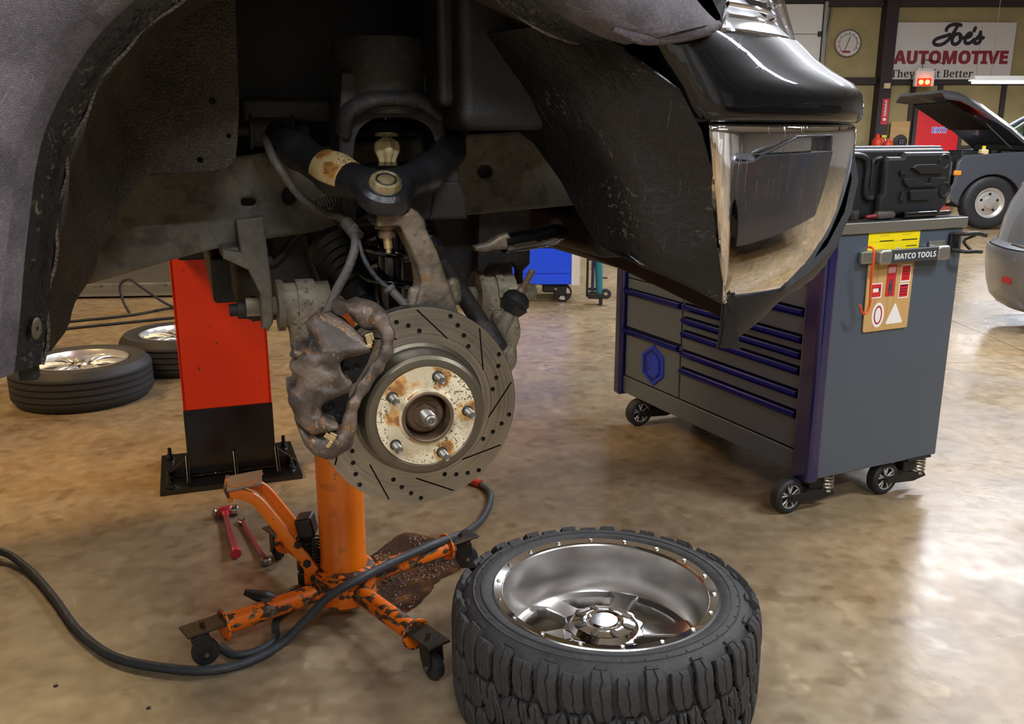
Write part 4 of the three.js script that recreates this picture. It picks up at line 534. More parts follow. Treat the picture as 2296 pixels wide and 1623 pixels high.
  part('handle_lettering', tf(new THREE.PlaneGeometry(.245, .046), [.7756, 1.042, -.04], [0, PI / 2, 0]), std({ map: mt, roughness: .45 }), hb, true);
}
{
  // things hung on or lying on the cabinet
  const cb = thing('sticker_board', 'small kraft board with red and white stickers on the cabinet side', 'board', cabAt(.727, 0, 0), CABR);
  const kt = canvasTex(256, 280, (c, w, h) => { c.fillStyle = '#c79d60'; c.fillRect(0, 0, w, h); for (let i = 0; i < 240; i++) { c.fillStyle = `rgba(${90 + 60 * rnd()},${60 + 40 * rnd()},30,${.05 + .14 * rnd()})`; c.beginPath(); c.ellipse(rnd() * w, rnd() * h, 2 + 9 * rnd(), 1 + 5 * rnd(), rnd() * 3, 0, 7); c.fill(); } });
  part('board', plate([[-.088, .745], [-.082, .741], [.15, .741], [.155, .747], [.16, 1.012], [-.09, 1.012]].map(([z, y]) => [-z, y]), 0, .005, .001).rotateY(PI / 2), std({ map: kt, roughness: .8 }), cb).geometry.attributes.uv.array.forEach((v, i, a) => { a[i] = v * 3.6; });
  const stick = (z, y, w, h, draw) => part('sticker', tf(new THREE.PlaneGeometry(w, h), [.0057, y, z], [0, PI / 2, 0]), std({ map: canvasTex(128, Math.round(128 * h / w), draw), roughness: .5 }), cb, true);
  const frameS = (c, w, h, f) => { c.fillStyle = '#f1ece4'; c.fillRect(0, 0, w, h); c.fillStyle = f; c.fillRect(w * .08, h * .08, w * .84, h * .84); };
  stick(.03, .94, .05, .125, (c, w, h) => { c.fillStyle = '#c62a30'; c.fillRect(0, 0, w, h); c.fillStyle = '#e9b0b0'; c.fillRect(w * .1, h * .06, w * .8, h * .2); c.fillStyle = '#3a3e44'; c.fillRect(w * .3, h * .45, w * .14, h * .5); c.fillRect(w * .56, h * .45, w * .14, h * .5); c.fillRect(w * .3, h * .6, w * .4, h * .2); });
  stick(-.048, .965, .055, .07, (c, w, h) => { frameS(c, w, h, '#cf1c28'); c.fillStyle = '#8e141c'; for (let i = 0; i < 4; i++) c.fillRect(w * .2, h * (.2 + i * .18), w * .6, h * .05); });
  stick(-.045, .895, .055, .06, (c, w, h) => { frameS(c, w, h, '#d01e2a'); c.fillStyle = '#3a1216'; c.fillRect(w * .1, h * .12, w * .8, h * .1); for (let i = 0; i < 3; i++) c.fillRect(w * .16, h * (.36 + i * .18), w * .68, h * .06); });
  stick(.105, .905, .06, .06, (c, w, h) => { frameS(c, w, h, '#cc2a30'); c.fillStyle = '#f1ece4'; c.fillRect(w * .2, h * .35, w * .5, h * .25); c.fillStyle = '#2b2b2b'; c.fillRect(w * .7, h * .3, w * .14, h * .2); });
  const shp = (name, pts, col) => part(name, plate(pts.map(([z, y]) => [-z, y]), .005, .006, .0002).rotateY(PI / 2), std({ color: col, roughness: .5 }), cb);
  const os = shp('sticker', ring2(.083, .806, .033, 24, .05), 0xf1ece4); shp('sticker', [[-.01, .845], [-.055, .77], [-.052, .764], [.034, .764], [.036, .77], [-.004, .845]], 0xf1ece4);
  part('sticker_ring', plate(ring2(-.083, .806, .022, 24, .038), .0058, .0064, .0001, [ring2(-.083, .806, .016, 24, .031)]).rotateY(PI / 2), M.red, os);
  single('orange_hook', 'thin orange wire hook hanging from the cabinet side handle', 'hook', [tube([[.76, 1.085, .2], [.785, 1.08, .2], [.79, 1.04, .2], [.78, .95, .19], [.775, .86, .18], [.775, .835, .19], [.775, .828, .205], [.775, .845, .222], [.775, .866, .23]].map(q => cabAt(...q)), .0048, 60, 8)], M.orangeHook);
  const dh = thing('double_hook', 'dark grey double-prong tool holder on the rear edge of the cabinet side', 'hook', cabAt(.727, 0, 0), CABR);
  part('back_plate', bar(0, .012, 1.04, 1.115, -.33, -.275, .006), M.plasticBlack, dh); part('prong', tube([[.01, 1.11, -.29], [.05, 1.112, -.32], [.055, 1.11, -.38], [.05, 1.1, -.43]], .009, 20, 10), M.plasticBlack, dh); part('prong', tube([[.01, 1.045, -.29], [.05, 1.04, -.32], [.055, 1.038, -.38], [.05, 1.034, -.415]], .008, 20, 10), M.plasticBlack, dh); part('web', tube([[.05, 1.105, -.37], [.03, 1.08, -.33], [.05, 1.045, -.35]], .006, 14, 8), M.plasticBlack, dh);
  // moulded case
  const cs = thing('tool_case', 'black moulded plastic tool case standing on the tool cabinet', 'tool case', cabAt(.6, 1.177, 0), CABR + PI / 2);
  part('shell', [bar(-.36, .295, .0, .27, -.13, .055, .02), bar(-.36, .29, .255, .278, -.1, .04, .01)], M.casePlastic, cs); part('lid', [plate([[-.085, .012], [.25, .012], [.295, .05], [.295, .235], [.28, .255], [.03, .255], [.02, .238], [-.06, .238], [-.07, .22], [-.07, .1], [-.085, .085]], .05, .088, .014)], M.casePlastic, cs);
  for (const [k, pts] of Object.entries({ a: [[.06, .196], [.083, .208], [.217, .208], [.246, .183], [.233, .171], [.115, .171]], b: [[.022, .155], [.089, .155], [.148, .133], [.169, .137], [.171, .156], [.251, .156], [.254, .148], [.211, .121], [.049, .121], [.025, .14]], c: [[.06, .106], [.073, .11], [.214, .108], [.211, .092], [.174, .069], [.07, .069]], d: [[.001, .185], [.041, .173], [.004, .167]], e: [[.02, .106], [.041, .069], [.012, .069]] })) part('moulded_boss', plate(pts, .085, .1, .004), M.casePlastic, cs);
  for (const [x, y] of [[.254, .215], [.274, .105]]) part('moulded_dish', lathe([[.0, .003], [.022, .003], [.026, .008], [.03, .008], [.033, 0], [0, 0]], 24, [x - .01, y, .086], [PI / 2, 0, 0]), M.casePlastic, cs);
  part('carry_groove', [tube([[-.28, .24, .056], [-.2, .245, .06], [-.15, .23, .062], [-.14, .2, .062], [-.14, .12, .062], [-.13, .085, .06], [-.1, .08, .06]], .012, 40, 10), tube([[-.08, .235, .07], [-.11, .225, .062], [-.115, .2, .062], [-.115, .12, .062]], .008, 30, 8)], M.casePlastic, cs); part('latch', bar(.29, .33, .1, .17, -.05, .03, .008), M.casePlastic, cs);
  const sdv = thing('screwdriver', 'screwdriver with fat dark grey handle on the cabinet top', 'screwdriver', cabAt(.705, 1.177, .1), CABR); part('handle', latheAlong([[0, 0], [.014, .002], [.017, .02], [.015, .06], [.016, .085], [.011, .095], [0, .095]], [0, .0175, .02], [0, .0175, -1]), std({ color: 0x4a4442, roughness: .5 }), sdv); part('shaft', rod([0, .016, .02], [0, .014, .07], .009, .006, 10), M.redGrip, sdv);
  single('socket', 'small dark cylindrical socket on the cabinet top beside the screwdriver', 'socket', [lathe([[.008, 0], [.017, 0], [.018, .004], [.018, .036], [.016, .04], [.008, .04], [.008, 0]], 20, cabAt(.69, 1.177, .215))], M.darkSteel);
  single('black_bar', 'long black handle bar lying on the cabinet top before the tool case', 'bar', [rod(cabAt(.71, 1.192, -.02), cabAt(.71, 1.192, -.2), .013, .013, 14), rod(cabAt(.71, 1.192, -.2), cabAt(.68, 1.19, -.32), .009, .009, 12)], M.glossBlack);
}
// ------------------------------------------------------------------ the raised truck: x forward, y up, z outward, origin in the hub face
const TRUCK = thing('raised_pickup', 'black pickup raised on the lift with its front wheel removed', 'truck', [-.142, 1.045, -1.4175], .349);
{
  const t = TRUCK;
  // arch: edge point and the direction in which the flare runs outward
  const arch = [[-.588, .150, -1, -.02], [-.572, .224, -1, 0], [-.559, .292, -1, .04], [-.542, .368, -.99, .12], [-.530, .418, -.98, .2], [-.512, .467, -.96, .28], [-.481, .523, -.92, .38], [-.443, .576, -.88, .47], [-.404, .614, -.82, .57], [-.36, .65, -.74, .67], [-.28, .70, -.58, .81], [-.16, .745, -.3, .95], [-.02, .76, 0, 1], [.08, .715, .45, .89], [.17, .648, .78, .62], [.25, .61, .92, .38], [.312, .592, .97, .2]];
  const cA = new THREE.CatmullRomCurve3(arch.map(a => V(a[0], a[1], 0))), cD = new THREE.CatmullRomCurve3(arch.map(a => V(a[2], a[3], 0)));
  const NA = 64, along = f => Array.from({ length: NA + 1 }, (_, i) => { const p = cA.getPoint(i / NA), d = cD.getPoint(i / NA).normalize(); return f(p, d, i / NA); });
  const strip = (sec, thick) => sheet(along((p, d, u) => sec(u).map(([o, z]) => [p.x + d.x * o, p.y + d.y * o, z])), thick, .9);
  part('fender_flare', strip(u => { const w = lerp(.21, .15, ss(.8, 1, u)); return [[w, .088], [w - .008, .104], [w * .72, .122], [w * .4, .131], [w * .16, .128], [.012, .114], [.0, .098], [-.006, .082]]; }, .004), M.flare, t);
  part('flare_end', limb([[.27, .606, .112], [.315, .594, .118], [.38, .602, .116], [.43, .612, .11], [.456, .62, .102]], [.006, .01, .012, .011, .007], { n: 24, seg: 12 }), M.flare, t);
  const lip = part('arch_lip', strip(() => [[.004, .1], [-.004, .092], [-.012, .084], [-.02, .078], [-.026, .068], [-.032, .06], [-.04, .05]], -.003), M.lip, t);
  for (const [x, y, z] of [[-.527, .345, .078], [-.548, .185, .078]]) part('fixing_clip', lathe([[.003, .003], [.007, .0045], [.011, .0025], [.0125, 0], [.003, 0], [.003, .003]], 20, [0, 0, 0]).scale(1, 1, 1.7).scale(.62, .6, .72).rotateX(PI / 2).rotateY(.8).rotateZ(-.15).translate(x, y + .02, z), M.clipMud, lip);
  part('body_side', sheet(along((p, d) => [.2, .26, .34, .5, .7].map((o, i) => [p.x + d.x * o, Math.min(p.y + d.y * o, 1.02), [.08, .085, .082, .075, .06][i]])).slice(0, NA - 4), .006), M.body, t);
  part('rocker_bracket', bar(-.582, -.558, .128, .168, .028, .05, .003), M.black, t);
  // rear wheel-well liner: sheet between the arch edge and the inboard edge
  const inner = new THREE.CatmullRomCurve3([[-.583, .1], [-.545, .166], [-.505, .24], [-.468, .31], [-.445, .4], [-.43, .48], [-.395, .56], [-.33, .64], [-.22, .69], [-.1, .71], [.05, .7], [.16, .66], [.24, .56]].map(q => V(q[0], q[1], -.27)));
  part('wheel_well_liner', sheet(Array.from({ length: 49 }, (_, i) => { const u = i / 48 * .96, p = cA.getPoint(u), d = cD.getPoint(u).normalize(), q = inner.getPoint(u); const A = [p.x - d.x * .036, p.y - d.y * .036, .054], k = [0, .25, .5, .75, 1]; return k.map(s => { const b = .022 * Math.sin(PI * s); return [lerp(A[0], q.x, s) + d.x * b + .004 * Math.sin(u * 60 + s * 5), lerp(A[1], q.y, s) + d.y * b, lerp(.054, -.27, s)]; }); }), .004, .8), M.liner, t);
  part('liner_flap', plate([[-.47, .3], [-.42, .378], [-.4, .389], [-.3, .393], [-.275, .398], [-.26, .412], [-.255, .436], [-.247, .5], [-.24, .7], [-.42, .7], [-.45, .4]], -.278, -.27, .002, [ring2(-.318, .412, .005, 12), ring2(-.268, .452, .004, 12), ring2(-.29, .51, .006, 12)]), M.liner, t);
  // frame rail
  const bot = [[-1.2, .1], [-.8, .13], [-.62, .162], [-.535, .184], [-.369, .226], [-.262, .249], [-.099, .268], [.1, .284], [.342, .298], [.515, .308], [.86, .31]], top = bot.map(([x, y]) => [x, y + (x < -.5 ? .2 : .165)]).reverse();
  part('frame_rail', plate([...bot, ...top], -.5, -.42, .008, [slot2(-.233, .328, .028, .016), slot2(-.155, .338, .03, .038), slot2(.247, .379, .034, .026)]), M.rail, t);
  part('rail_core', plate([...bot.map(([x, y]) => [x, y + .02]), ...top.map(([x, y]) => [x, y - .02])], -.495, -.46, .002), M.black, t);
  part('frame_rail', plate([...bot, ...top], -1.38, -1.3, .008), M.rail, t);
  part('cross_member', [bar(-.21, .28, .1, .3, -1.3, -.5, .03), bar(.2, .34, .1, .3, -.85, -.5, .02), bar(-.26, -.1, .06, .2, -1.2, -.56, .04), cyl(.14, .1, .4, [.02, .2, -.9], [0, 0, PI / 2], 24)], M.darkSteel, t);
  part('engine_block', [bar(-.45, .6, .3, .8, -1.2, -.6, .06), cyl(.1, .1, .6, [.1, .32, -.7], [0, 0, PI / 2], 24)], M.black, t);
  part('inner_fender', [bar(-.6, .62, .4, 1.0, -.56, -.53, .01), bar(-.62, -.58, .25, 1.0, -1.7, -.1, .01), bar(-.56, .2, .72, .76, -.55, -.2, .02)], M.black, t);
  part('hood', sheet([-.95, -.6, -.2, .2, .45, .56, .62].map((x, i) => [.04, -.1, -.4, -.9, -1.4, -1.7, -1.84].map((z, j) => [x, [1.05, 1.04, 1.02, 1.0, .96, .9, .8][i] - (j === 0 || j === 6 ? .06 : 0), z])), .02), M.body, t);
  part('far_side', [bar(-1.2, .6, .5, 1.0, -1.88, -1.84, .02), bar(-3.4, -.62, .16, 1.5, -1.9, -1.86, .02)], M.body, t);
  part('cab', [bar(-3.4, -1.22, .16, 1.0, .04, .085, .02), bar(-3.4, -.62, .2, .26, -1.86, .05, .02), bar(-3.2, -1.3, 1.55, 1.62, -1.7, -.1, .03)], M.body, t);
  part('rocker_panel', limb([[-3.4, .17, .06], [-1.4, .17, .06], [-.78, .17, .06]], [.05], { n: 8 }), M.body, t);
  // black box ahead of the spring tower, and the forward liner
  part('air_box', [bar(.1, .3, .462, .74, -.46, -.12, .025), bar(.075, .13, .5, .74, -.42, -.16, .015)], M.plasticBlack, t);
  part('front_liner', sheet([[[.2, .66, .05], [.22, .63, 0], [.16, .62, -.1], [.1, .62, -.28]], [[.305, .58, .088], [.29, .56, .03], [.25, .53, -.06], [.2, .5, -.25]], [[.40, .525, .09], [.36, .49, .04], [.3, .455, -.02], [.27, .44, -.2]], [[.445, .46, .088], [.4, .42, .045], [.34, .39, 0], [.31, .37, -.16]], [[.476, .38, .085], [.43, .345, .05], [.365, .325, .01], [.328, .31, -.12]], [[.5, .29, .08], [.45, .27, .055], [.39, .26, .025], [.34, .26, -.06]], [[.515, .215, .075], [.47, .212, .06], [.41, .23, .03], [.362, .245, -.01]], [[.545, .15, .07], [.5, .18, .055], [.43, .216, .03], [.375, .24, 0]]].map(r => smooth(r, 12)), .004, .9), M.mud, t);
  part('radiator_support', [bar(.6, .7, .14, .8, -1.7, -.1, .03), bar(.45, .7, .2, .3, -1.7, -.3, .03)], M.black, t);
  // bumper, plan of its outer face
  const plan = [[.478, .03], [.46, .046], [.453, .066], [.457, .086], [.475, .1], [.56, .1], [.66, .085], [.745, .058], [.81, .015], [.862, -.05], [.9, -.14], [.94, -.34], [.965, -.6], [.972, -.9], [.965, -1.2], [.93, -1.48], [.86, -1.74], [.76, -1.84], [.6, -1.89]];
  const pc = new THREE.CatmullRomCurve3(plan.map(q => V(q[0], 0, q[1])), false, 'centripetal');
  const row = (y, side, front, shift, u0 = 0, u1 = 1, n = 90) => Array.from({ length: n + 1 }, (_, i) => { const u = lerp(u0, u1, i / n), p = pc.getPoint(u), g = pc.getTangent(u); const nx = -g.z, nz = g.x, k = 1 - ss(.05, .4, u), inset = lerp(side * (.25 + .75 * ss(.08, .26, u)), front, ss(.2, .46, u)); return [p.x - nx * inset + shift * k, y, p.z - nz * inset]; });
  part('chrome_bumper', sheet([[.47, .02, .02, 0], [.473, .006, .006, 0], [.468, 0, 0, 0], [.455, -.003, -.003, .003], [.42, -.003, -.002, .012], [.37, 0, .004, .02], [.32, .003, .012, .03], [.27, .008, .024, .04], [.225, .016, .04, .05], [.195, .024, .056, .056], [.178, .032, .07, .058], [.172, .042, .08, .058]].map(([y, a, b, s]) => row(y, a, b, s)), .004, 1.2), M.chromeBumper, t);
  part('bumper_fascia', sheet([[.478, .03, .03, -.015], [.478, .0, .0, -.018], [.482, -.006, -.006, -.022], [.5, -.008, -.008, -.036], [.522, -.006, -.004, -.052], [.54, -.004, .012, -.065], [.56, -.002, .045, -.08], [.58, 0, .075, -.092], [.6, .004, .1, -.1], [.611, .008, .115, -.105]].map(([y, a, b, s]) => row(y, a, b, s, .09, .96)), .004, 1.2), M.body, t);
  part('fender_front', sheet([[.609, .008, .115, -.105], [.63, .012, .125, -.112], [.68, .014, .14, -.12], [.76, .02, .15, -.12]].map(([y, a, b, s]) => row(y, a, b, s, .09, .215, 20)), .004, 1.2), M.body, t);
  part('bumper_pad', sheet([[.455, .012, .56], [.445, -.006, .545], [.42, -.014, .52], [.37, -.016, .49], [.31, -.006, .46], [.25, .012, .42], [.21, .032, .38], [.185, .05, .35], [.168, .07, .34]].map(([y, i, u]) => row(y, i * .6, i, 0, u, .68, 40)), .012, 1.2), M.plasticBlack, t);
  part('lower_valance', sheet(Array.from({ length: 61 }, (_, i) => { const u = lerp(.1, .93, i / 60), p = pc.getPoint(u), g = pc.getTangent(u), nx = -g.z, nz = g.x; const low = lerp(.085, .165, ss(.22, .4, u)), fr = ss(.2, .46, u); const sh = .058 * (1 - ss(.05, .4, u)); return [[0, .034, .074], [.33, .036, .078], [.66, .042, .085], [1, .05, .095]].map(([k, a, b]) => { const ins = lerp(a, b, fr); return [p.x - nx * ins + sh, lerp(.178, Math.min(low, .168), k), p.z - nz * ins]; }); }), .006, 1), M.plasticBlack, t);
  part('under_tray', xplate([[.045, .122], [-.2, .143], [-.42, .16], [-.78, .176], [-1.7, .19], [-1.7, .34], [.045, .34]], .56, .6, .004), M.black, t);
  part('bumper_beam', limb([[.56, .25, -.03], [.74, .25, -.2], [.82, .25, -.6], [.83, .25, -.9], [.82, .25, -1.2], [.74, .25, -1.6]], [.07], { n: 30, flat: 1, sq: .4 }), M.black, t);
  // headlamp
  const lampRow = (y, d, u0 = .19, u1 = .6) => { const k = (y - .62) * .5; return row(y, .016 + d, .13 + d + k, -.09 * 0, u0, u1, 40); };
  const hl = part('headlamp', sheet([[.615, .006], [.632, .022], [.65, .045], [.672, .072], [.7, .1], [.735, .125]].map(([y, d]) => lampRow(y, d)), .006), M.lampWhite, t);
  part('lamp_lens', sheet([[.614, -.003], [.632, -.004], [.67, -.002], [.78, .004]].map(([y, d]) => lampRow(y, d)), .003), M.lens, hl);
  part('lamp_bezel', limb(lampRow(.614, 0).filter((_, i) => i % 2 === 0), [.005], { n: 60, seg: 8 }), M.chrome, hl); part('lamp_rib', [.64, .658, .676].map(y => limb(lampRow(y, .02, .24, .5).filter((_, i) => i % 3 === 0), [.004], { n: 30, seg: 6 })), M.chrome, hl);

  // ---------------- brake rotor
  const R = .175, zf = -.05; const drills = [], hat = .1035;
  for (let s = 0; s < 9; s++) { const f = (90 - s * 40) * PI / 180; for (const [r, a] of [[.1665, -20.5], [.156, -27], [.1455, -34], [.1345, -41.5]]) { const q = f + a * PI / 180; drills.push(ring2(r * Math.cos(q), r * Math.sin(q), .0042, 14)); } const P0 = [.171, f], P1 = [.1285, f - .42]; const A = [P0[0] * Math.cos(P0[1]), P0[0] * Math.sin(P0[1])], B = [P1[0] * Math.cos(P1[1]), P1[0] * Math.sin(P1[1])], dx = B[0] - A[0], dy = B[1] - A[1], l = Math.hypot(dx, dy), w = .0013; drills.push([[A[0] - dy / l * w, A[1] + dx / l * w], [B[0] - dy / l * w, B[1] + dx / l * w], [B[0] + dy / l * w, B[1] - dx / l * w], [A[0] + dy / l * w, A[1] - dx / l * w]]); }
  const rotor = part('brake_rotor', [plate(ring2(0, 0, R, 128), zf - .008, zf, 0, [ring2(0, 0, .104, 96), ...drills]), plate(ring2(0, 0, R, 96), zf - .028, zf - .02, 0, [ring2(0, 0, .1, 64)])], M.rotor, t);
  part('rotor_core', plate(ring2(0, 0, .171, 64), zf - .021, zf - .007, .001), M.rotorDark, rotor);
  part('rotor_hat', lathe([[.116, -.051], [.114, -.049], [.108, -.047], [.1065, -.04], [.105, -.012], [.1025, -.004], [.097, 0], [.087, .0012], [.085, -.0004], [.05, -.003], [.046, -.003], [.046, -.05], [.112, -.056]], 96, [0, 0, 0], [PI / 2, 0, 0], .5), M.hat, rotor);
  const hf = part('hub_flange', lathe([[.085, -.001], [.0845, .0012], [.05, .0022], [.048, .004], [.045, .0085], [.041, .0095], [.0405, .007], [.0405, -.012], [.042, -.012], [.083, -.004], [.085, -.001]], 80, [0, 0, 0], [PI / 2, 0, 0], .5), M.rustFace, rotor);
  part('hub_bore', [lathe([[.0445, .0088], [.0415, .0105], [.0385, .009], [.0375, -.025], [.0345, -.03], [0, -.03], [0, -.035], [.042, -.03], [.0445, .0088]], 56, [0, 0, 0], [PI / 2, 0, 0], .5), lathe([[.034, -.03], [.034, -.016], [.03, -.012], [.02, -.012], [.02, -.03]], 40, [0, 0, 0], [PI / 2, 0, 0], .5)], M.rustSteel, hf);
  part('axle_nut', [cyl(.0215, .0215, .014, [0, 0, -.01], [PI / 2, 0, .4], 6), cyl(.025, .025, .004, [0, 0, -.017], [PI / 2, 0, 0], 32)], M.rustSteel, hf);
  const thread = []; for (let i = 0; i < 14; i++) { thread.push([.0118, -.01 + i * .0027], [.0104, -.01 + i * .0027 + .00135]); } part('axle_stub', [lathe([[0, -.02], ...thread, [.0095, .03], [.007, .032], [.004, .031], [.003, .027], [0, .026]], 28, [0, 0, 0], [PI / 2, 0, 0], .3)], M.steelDull, hf);
  const st = []; for (let i = 0; i < 10; i++) st.push([.0068, .009 + i * .0022], [.0058, .0101 + i * .0022]); const stud = shape(lathe([[0, -.004], [.0072, -.004], [.0072, .008], ...st, [.0052, .033], [.0045, .0345], [.002, .0335], [0, .0335]], 20, [0, 0, 0], [PI / 2, 0, 0], .3)), sring = shape(lathe([[.007, 0], [.0088, .0], [.0094, .0016], [.0072, .0028]], 20, [0, 0, 0], [PI / 2, 0, 0]));
  for (let k = 0; k < 5; k++) { const a = (74 + k * 72) * PI / 180; put('wheel_stud', stud, M.steelDull, rotor, [.07 * Math.cos(a), .07 * Math.sin(a), .001]); put('stud_ring', sring, M.rotorDark, rotor, [.07 * Math.cos(a), .07 * Math.sin(a), .0008]); }
  part('splash_shield', plate(ring2(0, 0, .168, 64), -.1, -.095, .001), M.darkSteel, t);
  part('wheel_hub', lathe([[0, -.2], [.06, -.2], [.07, -.18], [.075, -.12], [.06, -.08], [.05, -.05], [0, -.05]], 40, [0, 0, 0], [PI / 2, 0, 0]), M.darkSteel, t);
}
// ------------------------------------------------------------------ smooth solids from distance fields (surface nets)
function nets(f, lo, hi, cell) {
  const n = [0, 1, 2].map(k => Math.ceil((hi[k] - lo[k]) / cell) + 1), S = n[0], Q = n[0] * n[1], g = new Float32Array(Q * n[2]);
  for (let k = 0; k < n[2]; k++) for (let j = 0; j < n[1]; j++) for (let i = 0; i < n[0]; i++) g[i + j * S + k * Q] = f(lo[0] + i * cell, lo[1] + j * cell, lo[2] + k * cell);
  const id = new Int32Array(Q * n[2]).fill(-1), pos = [], idx = [];
  const E = [[0, 1], [2, 3], [4, 5], [6, 7], [0, 2], [1, 3], [4, 6], [5, 7], [0, 4], [1, 5], [2, 6], [3, 7]];
  for (let k = 0; k < n[2] - 1; k++) for (let j = 0; j < n[1] - 1; j++) for (let i = 0; i < n[0] - 1; i++) {
    const b = i + j * S + k * Q, v = [g[b], g[b + 1], g[b + S], g[b + S + 1], g[b + Q], g[b + Q + 1], g[b + Q + S], g[b + Q + S + 1]]; let m = 0; for (let q = 0; q < 8; q++) if (v[q] < 0) m++; if (m === 0 || m === 8) continue;
    let x = 0, y = 0, z = 0, c = 0; for (const [a, d] of E) if ((v[a] < 0) !== (v[d] < 0)) { const t = v[a] / (v[a] - v[d]); x += lerp(a & 1, d & 1, t); y += lerp((a >> 1) & 1, (d >> 1) & 1, t); z += lerp(a >> 2, d >> 2, t); c++; }
    id[b] = pos.length / 3; pos.push(lo[0] + (i + x / c) * cell, lo[1] + (j + y / c) * cell, lo[2] + (k + z / c) * cell);
  }
  const q4 = (a, b, c, d, flip) => { if (a < 0 || b < 0 || c < 0 || d < 0) return; flip ? idx.push(a, b, c, a, c, d) : idx.push(a, c, b, a, d, c); };
  for (let k = 1; k < n[2] - 1; k++) for (let j = 1; j < n[1] - 1; j++) for (let i = 1; i < n[0] - 1; i++) {
    const b = i + j * S + k * Q, s = g[b] < 0;
    if (s !== (g[b + 1] < 0)) q4(id[b - S - Q], id[b - Q], id[b], id[b - S], s);
    if (s !== (g[b + S] < 0)) q4(id[b - 1 - Q], id[b - 1], id[b], id[b - Q], s);
    if (s !== (g[b + Q] < 0)) q4(id[b - 1 - S], id[b - S], id[b], id[b - 1], s);
  }
  const o = new THREE.BufferGeometry(); o.setAttribute('position', new THREE.Float32BufferAttribute(pos, 3)); o.setIndex(idx); o.computeVertexNormals(); return o;
}
const smin = (a, b, k) => { const h = Math.max(k - Math.abs(a - b), 0) / k; return Math.min(a, b) - h * h * k * .25; }, smax = (a, b, k) => -smin(-a, -b, k);
const cap = (x, y, z, a, b) => { const bx = b[0] - a[0], by = b[1] - a[1], bz = b[2] - a[2], px = x - a[0], py = y - a[1], pz = z - a[2]; const h = Math.max(0, Math.min(1, (px * bx + py * by + pz * bz) / (bx * bx + by * by + bz * bz))); return Math.hypot(px - bx * h, py - by * h, pz - bz * h) - lerp(a[3], b[3], h); };
const chain = (x, y, z, P, k) => { let d = 9; for (let i = 0; i < P.length - 1; i++) d = smin(d, cap(x, y, z, P[i], P[i + 1]), k); return d; };
const bump3 = (x, y, z, a) => a * (fbm(x * 90 + 7, y * 90 + z * 60, 4096, 2, 5) - .5);
